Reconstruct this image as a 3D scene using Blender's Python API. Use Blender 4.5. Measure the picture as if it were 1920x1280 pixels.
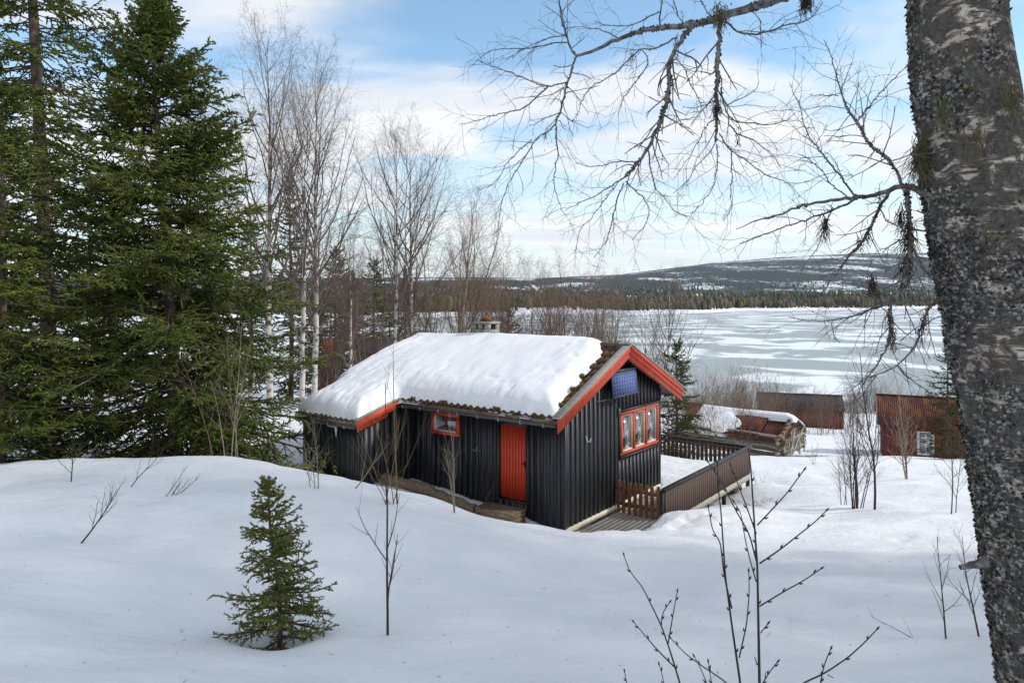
import bpy, math, random
import numpy as np
from mathutils import Vector, Matrix
random.seed(11)
rng = np.random.default_rng(11)
for o in list(bpy.data.objects): bpy.data.objects.remove(o, do_unlink=True)
SC = bpy.context.scene
COL = SC.collection
R = math.radians

# ------------------------------------------------------------ camera (24 mm, level, rise/fall shift)
F = 1300.0                      # focal length in photograph pixels (1920 wide)
cam_d = bpy.data.cameras.new('camera')
cam = bpy.data.objects.new('camera', cam_d); COL.objects.link(cam)
cam_d.sensor_width = 36.0; cam_d.lens = 36.0 * F / 1920.0
cam_d.shift_y = -80.0 / 1920.0
cam_d.clip_start = 0.05; cam_d.clip_end = 40000.0
cam.location = (0, 0, 0); cam.rotation_euler = (R(90), 0, 0)
SC.camera = cam

# ------------------------------------------------------------ sun and sky
SUN_AZ, SUN_EL = 98.0, 37.0     # azimuth clockwise from +Y (view direction), elevation
sd = Vector((math.sin(R(SUN_AZ)) * math.cos(R(SUN_EL)), math.cos(R(SUN_AZ)) * math.cos(R(SUN_EL)), math.sin(R(SUN_EL))))
sun_d = bpy.data.lights.new('sun', 'SUN'); sun_d.energy = 2.1; sun_d.angle = R(4); sun_d.color = (1.0, 0.96, 0.9)
sun = bpy.data.objects.new('sun', sun_d); COL.objects.link(sun)
sun.rotation_euler = (-sd).to_track_quat('-Z', 'Y').to_euler()

W = bpy.data.worlds.new('World'); SC.world = W; W.use_nodes = True
wn = W.node_tree.nodes; wl = W.node_tree.links; wn.clear()
def wnode(t, **k):
    n = wn.new(t)
    for a, b in k.items(): setattr(n, a, b)
    return n
w_out = wnode('ShaderNodeOutputWorld'); w_bg = wnode('ShaderNodeBackground')
w_bg.inputs['Strength'].default_value = 0.15
sky = wnode('ShaderNodeTexSky', sky_type='NISHITA', sun_disc=False)
sky.sun_elevation = R(SUN_EL); sky.sun_rotation = R(SUN_AZ); sky.altitude = 400; sky.air_density = 1.0; sky.dust_density = 0.6; sky.ozone_density = 0.7
# clouds: noise on the sky dome, projected to a layer above the place
tc = wnode('ShaderNodeTexCoord')
sep = wnode('ShaderNodeSeparateXYZ'); wl.new(tc.outputs['Generated'], sep.inputs[0])
def wmath(op, a, b=None, clamp=False):
    n = wnode('ShaderNodeMath', operation=op, use_clamp=clamp)
    for i, v in enumerate((a, b)):
        if v is None: continue
        if isinstance(v, (int, float)): n.inputs[i].default_value = v
        else: wl.new(v, n.inputs[i])
    return n.outputs[0]
zz = wmath('ADD', wmath('MAXIMUM', sep.outputs[2], 0.0), 0.16)
cx_ = wmath('DIVIDE', sep.outputs[0], zz); cy_ = wmath('DIVIDE', sep.outputs[1], zz)
comb = wnode('ShaderNodeCombineXYZ'); wl.new(cx_, comb.inputs[0]); wl.new(cy_, comb.inputs[1])
mp = wnode('ShaderNodeMapping'); wl.new(comb.outputs[0], mp.inputs[0])
mp.inputs['Location'].default_value = (4.6, 1.9, 0.0); mp.inputs['Rotation'].default_value = (0, 0, R(-28)); mp.inputs['Scale'].default_value = (0.85, 1.5, 1)
n1 = wnode('ShaderNodeTexNoise'); n1.inputs['Scale'].default_value = 0.95; n1.inputs['Detail'].default_value = 7; n1.inputs['Roughness'].default_value = 0.5; n1.inputs['Distortion'].default_value = 0.5
wl.new(mp.outputs[0], n1.inputs['Vector'])
cr = wnode('ShaderNodeValToRGB'); cr.color_ramp.elements[0].position = 0.375; cr.color_ramp.elements[1].position = 0.575
cr.color_ramp.interpolation = 'EASE'
wl.new(n1.outputs['Fac'], cr.inputs[0])
# more cover low over the horizon, as thin cloud seen edge-on
low = wnode('ShaderNodeMapRange'); low.inputs['From Min'].default_value = 0.30; low.inputs['From Max'].default_value = 0.02
low.inputs['To Min'].default_value = 0.0; low.inputs['To Max'].default_value = 0.95; wl.new(sep.outputs[2], low.inputs['Value'])
cov = wmath('ADD', wmath('MULTIPLY', wmath('MAXIMUM', cr.outputs[0], low.outputs[0]), 0.84), 0.04, True)
n2 = wnode('ShaderNodeTexNoise'); n2.inputs['Scale'].default_value = 2.1; n2.inputs['Detail'].default_value = 5
mp2 = wnode('ShaderNodeMapping'); mp2.inputs['Location'].default_value = (7, 2, 0); mp2.inputs['Scale'].default_value = (0.5, 1.6, 1); wl.new(comb.outputs[0], mp2.inputs[0])
wl.new(mp2.outputs[0], n2.inputs['Vector'])
shade = wnode('ShaderNodeMixRGB'); shade.inputs[1].default_value = (4.4, 4.45, 4.6, 1); shade.inputs[2].default_value = (5.4, 5.3, 5.2, 1)
rr = wnode('ShaderNodeValToRGB'); rr.color_ramp.elements[0].position = 0.38; rr.color_ramp.elements[1].position = 0.62; wl.new(n2.outputs['Fac'], rr.inputs[0])
wl.new(rr.outputs[0], shade.inputs[0])
mixc = wnode('ShaderNodeMixRGB'); wl.new(cov, mixc.inputs[0])
tint = wnode('ShaderNodeMixRGB', blend_type='MULTIPLY'); tint.inputs[0].default_value = 1; tint.inputs[2].default_value = (0.92, 1.10, 1.10, 1); wl.new(sky.outputs[0], tint.inputs[1]); wl.new(tint.outputs[0], mixc.inputs[1]); wl.new(shade.outputs[0], mixc.inputs[2])
wl.new(mixc.outputs[0], w_bg.inputs['Color']); wl.new(w_bg.outputs[0], w_out.inputs[0])

SC.render.engine = 'CYCLES'
SC.view_settings.view_transform = 'Standard'; SC.view_settings.look = 'None'
SC.view_settings.exposure = 0.47; SC.view_settings.gamma = 1.0; SC.view_settings.use_curve_mapping = False
SC.cycles.volume_bounces = 0; SC.cycles.transparent_max_bounces = 8; SC.cycles.max_bounces = 6

# ------------------------------------------------------------ materials
MATS = {}
def mat(name, col, rough=0.7, var=0.0, scale=5.0, stretch=(1, 1, 1), col2=None, bump=0.0, bscale=None, spec=0.3, metal=0.0,
        island=0.0, transl=0.0, ramp=(0.35, 0.65), detail=6, coord='Object', dist=0.0):
    """Principled with a noise-mixed second colour, optional noise bump and per-island brightness."""
    m = bpy.data.materials.new(name); m.use_nodes = True; nt = m.node_tree; N = nt.nodes; L = nt.links
    b = N['Principled BSDF']; b.inputs['Roughness'].default_value = rough; b.inputs['Metallic'].default_value = metal
    b.inputs['Specular IOR Level'].default_value = spec
    c1 = (*col, 1)
    c2 = (*col2, 1) if col2 else (*[min(1, c * (1 + var)) for c in col], 1)
    out = None
    t = N.new('ShaderNodeTexCoord'); mpn = N.new('ShaderNodeMapping'); L.new(t.outputs[coord], mpn.inputs[0]); mpn.inputs['Scale'].default_value = stretch
    if col2 or var:
        nz = N.new('ShaderNodeTexNoise'); nz.inputs['Scale'].default_value = scale; nz.inputs['Detail'].default_value = detail; nz.inputs['Distortion'].default_value = dist
        L.new(mpn.outputs[0], nz.inputs['Vector'])
        rp = N.new('ShaderNodeValToRGB'); rp.color_ramp.elements[0].position = ramp[0]; rp.color_ramp.elements[1].position = ramp[1]
        rp.color_ramp.elements[0].color = c1; rp.color_ramp.elements[1].color = c2
        L.new(nz.outputs['Fac'], rp.inputs[0]); out = rp.outputs[0]
    else:
        rg = N.new('ShaderNodeRGB'); rg.outputs[0].default_value = c1; out = rg.outputs[0]
    if island:
        g = N.new('ShaderNodeNewGeometry'); mr = N.new('ShaderNodeMapRange')
        mr.inputs['To Min'].default_value = 1 - island; mr.inputs['To Max'].default_value = 1 + island
        L.new(g.outputs['Random Per Island'], mr.inputs['Value'])
        hs = N.new('ShaderNodeHueSaturation'); L.new(mr.outputs[0], hs.inputs['Value']); L.new(out, hs.inputs['Color']); out = hs.outputs[0]
    L.new(out, b.inputs['Base Color'])
    if bump:
        nb = N.new('ShaderNodeTexNoise'); nb.inputs['Scale'].default_value = bscale or scale * 4; nb.inputs['Detail'].default_value = 5
        L.new(mpn.outputs[0], nb.inputs['Vector'])
        bp = N.new('ShaderNodeBump'); bp.inputs['Strength'].default_value = bump; bp.inputs['Distance'].default_value = 0.02
        L.new(nb.outputs['Fac'], bp.inputs['Height']); L.new(bp.outputs[0], b.inputs['Normal'])
    if transl:
        tr = N.new('ShaderNodeBsdfTranslucent'); L.new(out, tr.inputs['Color'])
        ms = N.new('ShaderNodeMixShader'); ms.inputs[0].default_value = transl
        L.new(b.outputs[0], ms.inputs[1]); L.new(tr.outputs[0], ms.inputs[2]); L.new(ms.outputs[0], N['Material Output'].inputs[0])
    MATS[name] = m
    return m

mat('snow', (0.78, 0.785, 0.80), 0.65, col2=(0.86, 0.86, 0.865), scale=0.9, bump=0.8, bscale=11.0, spec=0.25)
mat('roof_snow', (0.80, 0.81, 0.83), 0.6, col2=(0.87, 0.87, 0.88), scale=2.0, stretch=(2.2, 0.5, 1), bump=0.5, bscale=4.0, spec=0.25)
mat('dirty_snow', (0.55, 0.55, 0.56), 0.7, col2=(0.8, 0.8, 0.82), scale=6, bump=0.5, bscale=20)
mat('black_wood', (0.010, 0.011, 0.014), 0.42, col2=(0.026, 0.027, 0.032), scale=9, stretch=(3, 3, 0.25), bump=0.25, bscale=30, spec=0.45, island=0.25)
mat('red_paint', (0.46, 0.045, 0.018), 0.5, col2=(0.58, 0.085, 0.035), scale=10, stretch=(1, 1, 0.3), bump=0.15, bscale=40, spec=0.35)
mat('door_red', (0.46, 0.035, 0.012), 0.42, col2=(0.55, 0.055, 0.02), scale=6, stretch=(2, 2, 0.3), bump=0.1, bscale=30, spec=0.4)
mat('grey_wood', (0.20, 0.185, 0.16), 0.8, col2=(0.40, 0.38, 0.34), scale=12, stretch=(0.6, 6, 6), bump=0.4, bscale=40)
mat('old_wood', (0.09, 0.062, 0.04), 0.85, col2=(0.24, 0.18, 0.125), scale=10, stretch=(0.7, 5, 5), bump=0.5, bscale=30)
mat('pale_timber', (0.30, 0.30, 0.24), 0.8, col2=(0.46, 0.45, 0.37), scale=8, stretch=(5, 0.6, 5), bump=0.3, bscale=30)
mat('deck_brown', (0.055, 0.034, 0.024), 0.65, col2=(0.11, 0.068, 0.05), scale=8, stretch=(4, 4, 0.4), bump=0.3, bscale=30, island=0.2)
mat('picket_brown', (0.10, 0.043, 0.020), 0.6, col2=(0.19, 0.085, 0.04), scale=8, stretch=(4, 4, 0.4), bump=0.2, bscale=30, island=0.2)
mat('rail_dark', (0.022, 0.021, 0.022), 0.55, col2=(0.05, 0.05, 0.05), scale=10)
mat('tile', (0.045, 0.032, 0.025), 0.85, col2=(0.14, 0.065, 0.045), scale=5, bump=0.5, bscale=30, island=0.35)
mat('tile_moss', (0.035, 0.030, 0.014), 0.95, col2=(0.17, 0.085, 0.025), scale=14, bump=0.8, bscale=40, island=0.3)
mat('moss', (0.07, 0.055, 0.012), 0.95, col2=(0.2, 0.13, 0.03), scale=20, bump=0.8, bscale=60)
mat('gutter', (0.035, 0.038, 0.045), 0.4, var=0.5, scale=4, spec=0.5)
mat('concrete', (0.20, 0.19, 0.165), 0.9, col2=(0.34, 0.33, 0.29), scale=7, bump=0.5, bscale=30)
mat('dark', (0.008, 0.008, 0.009), 0.8)
mat('rust', (0.13, 0.035, 0.014), 0.8, col2=(0.26, 0.085, 0.03), scale=3, bump=0.3, bscale=20)
mat('rust_roof', (0.085, 0.022, 0.016), 0.7, col2=(0.27, 0.10, 0.035), scale=1.3, stretch=(1, 0.5, 1), ramp=(0.45, 0.72), bump=0.2, detail=9)
mat('dark_metal', (0.022, 0.022, 0.026), 0.55, col2=(0.05, 0.047, 0.047), scale=2)
mat('shed_red', (0.10, 0.020, 0.014), 0.8, col2=(0.18, 0.038, 0.025), scale=4, stretch=(3, 3, 0.4), bump=0.3, island=0.2)
mat('rust_brown', (0.085, 0.026, 0.018), 0.7, col2=(0.12, 0.04, 0.025), scale=2)
mat('shed_brown', (0.075, 0.024, 0.016), 0.85, col2=(0.13, 0.045, 0.03), scale=4, stretch=(3, 3, 0.4), island=0.2)
mat('white_paint', (0.62, 0.61, 0.57), 0.6, var=0.2, scale=8)
mat('cream_wood', (0.62, 0.56, 0.43), 0.6, var=0.2, scale=8)
mat('curtain', (0.72, 0.72, 0.71), 0.9, var=0.1, scale=8)
mat('steel', (0.45, 0.45, 0.45), 0.35, metal=0.9)
mat('birch_bark', (0.10, 0.09, 0.08), 0.85, col2=(0.55, 0.50, 0.46), scale=2.6, stretch=(1, 1, 1.6), ramp=(0.40, 0.52), bump=0.4, bscale=30, detail=8)
mat('grey_bark', (0.11, 0.095, 0.08), 0.9, col2=(0.24, 0.21, 0.18), scale=5, island=0.2)
mat('spruce_bark', (0.055, 0.04, 0.03), 0.9, col2=(0.15, 0.115, 0.09), scale=9, stretch=(1, 1, 0.4), bump=0.6, bscale=30)
mat('twig', (0.055, 0.038, 0.034), 0.8, island=0.35)
mat('twig_far', (0.13, 0.10, 0.085), 0.85, island=0.4)
mat('twig_brown', (0.17, 0.115, 0.08), 0.85, island=0.4)
mat('twig_yellow', (0.20, 0.145, 0.055), 0.7, island=0.25)
mat('twig_black', (0.020, 0.015, 0.015), 0.55, island=0.3, spec=0.4)
mat('twig_tan', (0.25, 0.20, 0.15), 0.8, island=0.25)
mat('branch_bark', (0.07, 0.062, 0.058), 0.9, col2=(0.24, 0.225, 0.21), scale=30, ramp=(0.4, 0.65), bump=0.6, bscale=80)
mat('needle', (0.066, 0.108, 0.016), 0.6, col2=(0.150, 0.172, 0.028), scale=0.9, island=0.5, transl=0.32, spec=0.25)
mat('needle_far', (0.05, 0.068, 0.014), 0.7, col2=(0.10, 0.10, 0.025), scale=0.5, island=0.45, transl=0.2, spec=0.2)
mat('needle_small', (0.115, 0.14, 0.02), 0.5, col2=(0.20, 0.21, 0.035), scale=2.5, island=0.4, transl=0.2, spec=0.35)
mat('beard_green', (0.14, 0.135, 0.07), 0.95, island=0.3, transl=0.2)
mat('beard_dark', (0.045, 0.036, 0.024), 0.95, island=0.4)
mat('lichen_dark', (0.052, 0.050, 0.046), 0.95, island=0.6)
mat('lichen_grey', (0.20, 0.195, 0.18), 0.95, island=0.45)
mat('lichen_yellow', (0.20, 0.19, 0.05), 0.95, island=0.4)
mat('far_spruce', (0.022, 0.034, 0.018), 0.9, island=0.4)
mat('far_pine', (0.07, 0.074, 0.025), 0.9, island=0.4)
mat('far_birch', (0.12, 0.088, 0.07), 0.9, island=0.35)
mat('dry_grass', (0.20, 0.12, 0.05), 0.9, island=0.4)

def snow_relief(name):
    m = MATS[name]; N = m.node_tree.nodes; L = m.node_tree.links; b = N['Principled BSDF']; old = b.inputs['Normal'].links[0].from_node
    tc = N.new('ShaderNodeTexCoord')
    for sc, st, dist, stre in ((2.6, (1, 1.7, 1), .10, .5), (45, (1, 1, 1), .006, .7)):
        mp = N.new('ShaderNodeMapping'); mp.inputs['Scale'].default_value = st; L.new(tc.outputs['Object'], mp.inputs[0]); nz = N.new('ShaderNodeTexNoise'); nz.inputs['Scale'].default_value = sc; nz.inputs['Detail'].default_value = 6; nz.inputs['Roughness'].default_value = .6; nz.inputs['Distortion'].default_value = .4; L.new(mp.outputs[0], nz.inputs['Vector'])
        bp = N.new('ShaderNodeBump'); bp.inputs['Strength'].default_value = stre; bp.inputs['Distance'].default_value = dist; L.new(nz.outputs['Fac'], bp.inputs['Height']); L.new(old.outputs[0], bp.inputs['Normal']); old = bp
    L.new(old.outputs[0], b.inputs['Normal'])
snow_relief('snow')
# ------------------------------------------------------------ mesh helpers
def at(px, py, Y): return np.array([(px - 960) / F * Y, Y, (560 - py) / F * Y])

class Geo:
    """Collects vertices and faces with material slots; build() makes ONE mesh object."""
    def __init__(s): s.v = []; s.f = []; s.n = 0
    def add(s, V, Fc, mi=0):
        V = np.asarray(V, float).reshape(-1, 3); Fc = np.asarray(Fc, int)
        s.v.append(V); s.f.append((Fc + s.n, mi)); s.n += len(V)
    def box(s, lo, hi, mi=0, M=None):
        x0, y0, z0 = lo; x1, y1, z1 = hi
        V = np.array([[x0,y0,z0],[x1,y0,z0],[x1,y1,z0],[x0,y1,z0],[x0,y0,z1],[x1,y0,z1],[x1,y1,z1],[x0,y1,z1]], float)
        if M is not None: V = V @ np.array(M.to_3x3()).T + np.array(M.translation)
        s.add(V, [[0,3,2,1],[4,5,6,7],[0,1,5,4],[1,2,6,5],[2,3,7,6],[3,0,4,7]], mi)
    def hexa(s, V, mi=0):
        s.add(V, [[0,3,2,1],[4,5,6,7],[0,1,5,4],[1,2,6,5],[2,3,7,6],[3,0,4,7]], mi)
    def prism(s, poly, axis, a, b, mi=0):
        """extrude a polygon (list of 2-tuples) along axis (0 x, 1 y, 2 z) from a to b"""
        n = len(poly); V = []
        for c in (a, b):
            for p in poly:
                q = list(p); q.insert(axis, c); V.append(q)
        s.add(V, [[i, (i + 1) % n, n + (i + 1) % n, n + i] for i in range(n)], mi)
        # caps as fans
        for off in (0, n):
            s.add(np.array(V)[off:off + n], [[0, i, i + 1] for i in range(1, n - 1)], mi)
    def mesh(s, name, mats, smooth=False):
        me = bpy.data.meshes.new(name)
        V = np.concatenate(s.v); nl = [f.size for f, _ in s.f]
        me.vertices.add(len(V)); me.vertices.foreach_set('co', V.astype(np.float32).ravel())
        loops = np.concatenate([f.ravel() for f, _ in s.f]); me.loops.add(len(loops)); me.loops.foreach_set('vertex_index', loops.astype(np.int32))
        tot = np.concatenate([np.full(len(f), f.shape[1]) for f, _ in s.f]); st = np.concatenate([[0], np.cumsum(tot)[:-1]])
        me.polygons.add(len(tot)); me.polygons.foreach_set('loop_start', st.astype(np.int32)); me.polygons.foreach_set('loop_total', tot.astype(np.int32))
        me.polygons.foreach_set('material_index', np.concatenate([np.full(len(f), mi) for f, mi in s.f]).astype(np.int32))
        if smooth: me.polygons.foreach_set('use_smooth', np.ones(len(tot), bool))
        for m in mats: me.materials.append(MATS[m] if isinstance(m, str) else m)
        me.update(calc_edges=True)
        return me
    def build(s, name, mats, parent=None, smooth=False, loc=None, rotz=None):
        if not isinstance(mats, (list, tuple)): mats = [mats]
        return link(name, s.mesh(name, mats, smooth), parent, loc, rotz)
def link(name, me, parent=None, loc=None, rotz=None):
    o = bpy.data.objects.new(name, me); COL.objects.link(o)
    if parent is not None: o.parent = parent
    if loc is not None: o.location = tuple(float(c) for c in loc)
    if rotz is not None: o.rotation_euler = (0, 0, rotz)
    return o
def tag(o, label=None, cat=None, group=None, kind=None):
    for k, v in (('label', label), ('category', cat), ('group', group), ('kind', kind)):
        if v: o[k] = v
    return o
def empty(name, loc=(0, 0, 0), rotz=0.0):
    o = link(name, None, None, loc, rotz); o.empty_display_size = 0.2
    return o
def copy_tree(o, parent=None):
    c = o.copy(); COL.objects.link(c); c.parent = parent
    for ch in list(o.children): copy_tree(ch, c)
    return c

def nrm(v): return v / np.maximum(np.linalg.norm(v, axis=-1, keepdims=True), 1e-9)
def tubes(P, Rd, S=3):
    """P (B,K,3) polylines, Rd (B,K) radii -> verts, quads"""
    P = np.asarray(P, float); B, K, _ = P.shape
    T = nrm(np.gradient(P, axis=1)); m = nrm(T.mean(1))
    ref = np.where(np.abs(m[:, 2:3]) < 0.8, np.array([[0, 0, 1.0]]), np.array([[1.0, 0.13, 0]]))[:, None, :]
    N = nrm(np.cross(T, ref)); Bn = np.cross(T, N)
    a = 2 * np.pi * np.arange(S) / S
    V = P[:, :, None, :] + np.asarray(Rd)[:, :, None, None] * (np.cos(a)[None, None, :, None] * N[:, :, None, :] + np.sin(a)[None, None, :, None] * Bn[:, :, None, :])
    i = np.arange(B * K * S).reshape(B, K, S); j = np.roll(i, -1, axis=2)
    Q = np.stack([i[:, :-1], j[:, :-1], j[:, 1:], i[:, 1:]], -1).reshape(-1, 4)
    return V.reshape(-1, 3), Q
def spindles(A, r):
    """A (B,3,3) short shoots, r (B,) radius: a six-sided double pyramid each"""
    B = len(A); T = nrm(A[:, 2] - A[:, 0]); ref = np.where(np.abs(T[:, 2:3]) < .8, np.array([[0, 0, 1.0]]), np.array([[1.0, .13, 0]])); N = nrm(np.cross(T, ref)); Bn = np.cross(T, N)
    mid = A[:, 0] * .55 + A[:, 1] * .45; ring = [mid + r[:, None] * (math.cos(t) * N + math.sin(t) * Bn) for t in (0.3, 2.4, 4.5)]
    V = np.stack([A[:, 0], *ring, A[:, 2]], 1); b = np.arange(B)[:, None] * 5
    return V.reshape(-1, 3), np.concatenate([b + np.array([q]) for q in ((0, 2, 1), (0, 3, 2), (0, 1, 3), (1, 2, 4), (2, 3, 4), (3, 1, 4))])
def plen(P): return np.linalg.norm(np.diff(P, axis=1), axis=2).sum(1)
def sample(P, t):
    K = P.shape[1]; x = np.clip(t, 0, 0.9999) * (K - 1); i = x.astype(int); f = (x - i)[:, None]
    b = np.arange(len(P)); a0 = P[b, i]; a1 = P[b, i + 1]
    return a0 * (1 - f) + a1 * f, nrm(a1 - a0)
def grow(p, d, L, K, grav=0.0, noise=0.1):
    """polylines from p along d with length L; grav>0 bends up, <0 droops (scalar or per-line)"""
    out = [p]; d = nrm(d); st = (L / (K - 1))[:, None]
    g = np.zeros((len(p), 3)); g[:, 2] = grav
    for k in range(K - 1):
        d = nrm(d + g / (K - 1) * 2 + rng.normal(0, noise, d.shape)); p = p + d * st; out.append(p)
    return np.stack(out, 1)
def spawn(P, Rd, n, t0, t1, ang, lenf, K, grav=0.0, noise=0.1, rf=0.6, tip=0.35, rmin=0.0015, prof=None, keep=1.0, planar=0.0):
    B = len(P); ix = np.repeat(np.arange(B), n)
    t = t0 + (t1 - t0) * (np.tile(np.arange(n), B) + rng.random(B * n)) / n
    if keep < 1: k = rng.random(len(ix)) < keep; ix = ix[k]; t = t[k]
    pos, tan = sample(P[ix], t)
    u = nrm(np.cross(tan, np.array([0.03, 0.02, 1.0]))); v = np.cross(u, tan)
    az = np.arange(len(ix)) * 2.39996 + rng.random(len(ix)) * 1.2
    if planar > 0:     # two-ranked, in the plane of the parent's side vector
        az = np.where(np.arange(len(ix)) % 2 == 0, 0.0, np.pi) + rng.normal(0, planar, len(ix))
    a = np.radians(rng.uniform(ang[0], ang[1], len(ix)))[:, None]
    d = np.cos(a) * tan + np.sin(a) * (np.cos(az)[:, None] * u + np.sin(az)[:, None] * v)
    L = plen(P)[ix] * lenf * rng.uniform(0.65, 1.25, len(ix))
    if prof is not None: L = L * prof(t)
    C = grow(pos, d, L, K, grav, noise)
    tk = np.clip(t, 0, 0.9999) * (P.shape[1] - 1); i0 = tk.astype(int); f = tk - i0
    r0 = np.maximum((Rd[ix, i0] * (1 - f) + Rd[ix, i0 + 1] * f) * rf, rmin)
    return C, r0[:, None] * np.linspace(1, tip, K)[None, :]

# bark of the near birch: pale paper bark broken by dark plates and short dark bars
def hero_bark():
    m = bpy.data.materials.new('hero_bark'); m.use_nodes = True; N = m.node_tree.nodes; L = m.node_tree.links; b = N['Principled BSDF']; b.inputs['Roughness'].default_value = .9; b.inputs['Specular IOR Level'].default_value = .2
    tc = N.new('ShaderNodeTexCoord')
    def noise(sc, st, det=6, dist=0.0):
        mp = N.new('ShaderNodeMapping'); mp.inputs['Scale'].default_value = st; L.new(tc.outputs['Object'], mp.inputs[0]); n = N.new('ShaderNodeTexNoise'); n.inputs['Scale'].default_value = sc; n.inputs['Detail'].default_value = det; n.inputs['Distortion'].default_value = dist; n.inputs['Roughness'].default_value = .65; L.new(mp.outputs[0], n.inputs['Vector']); return n.outputs['Fac']
    def ramp(v, a, b_, c0, c1):
        r = N.new('ShaderNodeValToRGB'); r.color_ramp.elements[0].position = a; r.color_ramp.elements[1].position = b_; r.color_ramp.elements[0].color = (*c0, 1); r.color_ramp.elements[1].color = (*c1, 1); L.new(v, r.inputs[0]); return r.outputs[0]
    base = ramp(noise(9, (1, 1, .8)), .35, .7, (.27, .235, .20), (.56, .49, .44))
    plates = ramp(noise(13, (1, 1, 1.5), 9, .6), .47, .56, (1, 1, 1), (0, 0, 0)); bars = ramp(noise(26, (.45, .45, 2.6), 5), .40, .46, (1, 1, 1), (0, 0, 0))
    dark = ramp(noise(60, (1, 1, 1)), .3, .7, (.03, .027, .025), (.12, .11, .098))
    mx = N.new('ShaderNodeMixRGB'); mx.blend_type = 'LIGHTEN'; mx.inputs[0].default_value = 1; L.new(plates, mx.inputs[1]); L.new(bars, mx.inputs[2])
    m2 = N.new('ShaderNodeMixRGB'); L.new(mx.outputs[0], m2.inputs[0]); L.new(base, m2.inputs[1]); L.new(dark, m2.inputs[2]); L.new(m2.outputs[0], b.inputs['Base Color'])
    bp = N.new('ShaderNodeBump'); bp.inputs['Strength'].default_value = .9; bp.inputs['Distance'].default_value = .012; L.new(mx.outputs[0], bp.inputs['Height']); bp2 = N.new('ShaderNodeBump'); bp2.inputs['Strength'].default_value = .6; bp2.inputs['Distance'].default_value = .006; L.new(noise(90, (1, 1, 1)), bp2.inputs['Height']); L.new(bp.outputs[0], bp2.inputs['Normal']); L.new(bp2.outputs[0], b.inputs['Normal'])
    MATS['hero_bark'] = m
hero_bark()
# ------------------------------------------------------------ terrain
_lat = rng.random((256, 256))
def vnoise(x, y):
    xi = np.floor(x).astype(int); yi = np.floor(y).astype(int); fx = x - xi; fy = y - yi
    fx = fx * fx * (3 - 2 * fx); fy = fy * fy * (3 - 2 * fy)
    g = lambda a, b: _lat[a % 256, b % 256]
    return (g(xi, yi) * (1 - fx) + g(xi + 1, yi) * fx) * (1 - fy) + (g(xi, yi + 1) * (1 - fx) + g(xi + 1, yi + 1) * fx) * fy - 0.5
def fbm(x, y, o=4):
    s = 0; a = 1.0
    for k in range(o): s = s + a * vnoise(x * 2 ** k + 17 * k, y * 2 ** k + 31 * k); a *= 0.5
    return s
LAKE = -16.0
CX, CY, CZ = 1.18, 15.6, -5.2           # the cabin's near corner at its base
AX = np.array([0.794, -0.607]); AY = np.array([0.607, 0.794]); CROT = math.atan2(-0.607, 0.794)
def cab(x, y, z=0.0):                   # cabin coordinates -> world
    return np.array([CX + AX[0] * x + AY[0] * y, CY + AX[1] * x + AY[1] * y, CZ + z])
ctrl = [at(960, 1280, 5.3), at(0, 1280, 5.0), at(1600, 1280, 5.0), at(515, 1197, 6.5), at(727, 1190, 6.7), at(1775, 1200, 6.3), at(1840, 1195, 6.3),
        at(145, 1018, 9.0), at(0, 868, 15.5), at(210, 866, 15.0), at(430, 866, 13.6), at(560, 882, 13.8), at(690, 912, 14.4), at(830, 945, 14.0), at(980, 990, 13.4),
        at(1058, 998, 14.0), at(1130, 996, 14.8), at(1250, 966, 16.0), at(1340, 950, 17.2), at(1500, 1000, 14.0), at(1600, 952, 16.5), at(1700, 898, 21),
        at(1790, 963, 15.0), at(1500, 860, 27), at(1440, 852, 31), at(1700, 856, 36), at(1500, 800, 56), at(1420, 905, 21.0), at(1300, 1120, 9.0), at(640, 1080, 9.0),
        (0, 0, -1.75), (-4, 0, -1.9), (4, 0, -1.9), (0, -8, -0.6), (-20, -5, -1.6), (25, -3, -2.2), (-20, 8, -3.0), (25, 10, -4.2), (12, 8, -3.5),
        (-8.3, 17.2, -4.1), (-7, 20, -4.45), (-12, 22, -4.4), (-25, 30, -4.5), (-12, 32, -4.8), (-5, 30, -5.3), (3, 33, -7.2), (9, 27, -6.3), (10, 36, -7.9), (24, 38, -8.5),
        (-40, 20, -4.0), (60, 20, -6.0), (-60, 60, -6.5), (-25, 60, -6.5), (-8, 60, -9.2), (10, 60, -10.8), (35, 60, -11.2), (80, 60, -12),
        (-10, 98, -15.6), (20, 96, -15.8), (55, 96, -16.0), (100, 90, -16.3), (-50, 100, -14.2), (-110, 110, -13), (-10, 130, -17.5), (60, 130, -17.5), (140, 120, -17.5), (-60, 140, -16.8), (-120, 150, -16.5)]
# around the cabin the ground lies lower than the berm in front of it
for q in [(-1.3, -0.95, -0.02), (-0.3, -0.8, -0.12), (-2.2, -1.0, 0.12), (-1.2, -1.5, -0.02), (0.4, -0.3, 0.02), (-1.0, -0.25, 0.1), (-2.4, -0.3, 0.25), (-3.6, -0.3, 0.4), (-4.5, -1.0, 0.5), (-4.6, -2.0, 0.62), (-6, -2.1, 0.6), (-7.4, -1.8, 0.62), (-8, 2, 0.7), (-7, 5.5, -0.3), (-2, 5.5, -0.9), (1.0, 1.0, -0.2), (1.4, 4.0, -0.45), (1.6, 6.5, -0.75), (1.5, 9, -1.1)]:
    ctrl.append(cab(*q))
ctrl = np.array([np.asarray(c, float) for c in ctrl])
def _U(r2): return np.where(r2 > 1e-12, 0.5 * r2 * np.log(np.maximum(r2, 1e-12)), 0.0)
def _warp(x, y): return x / 10.0, y / 10.0
_cx, _cy = _warp(ctrl[:, 0], ctrl[:, 1]); _n = len(ctrl)
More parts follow.
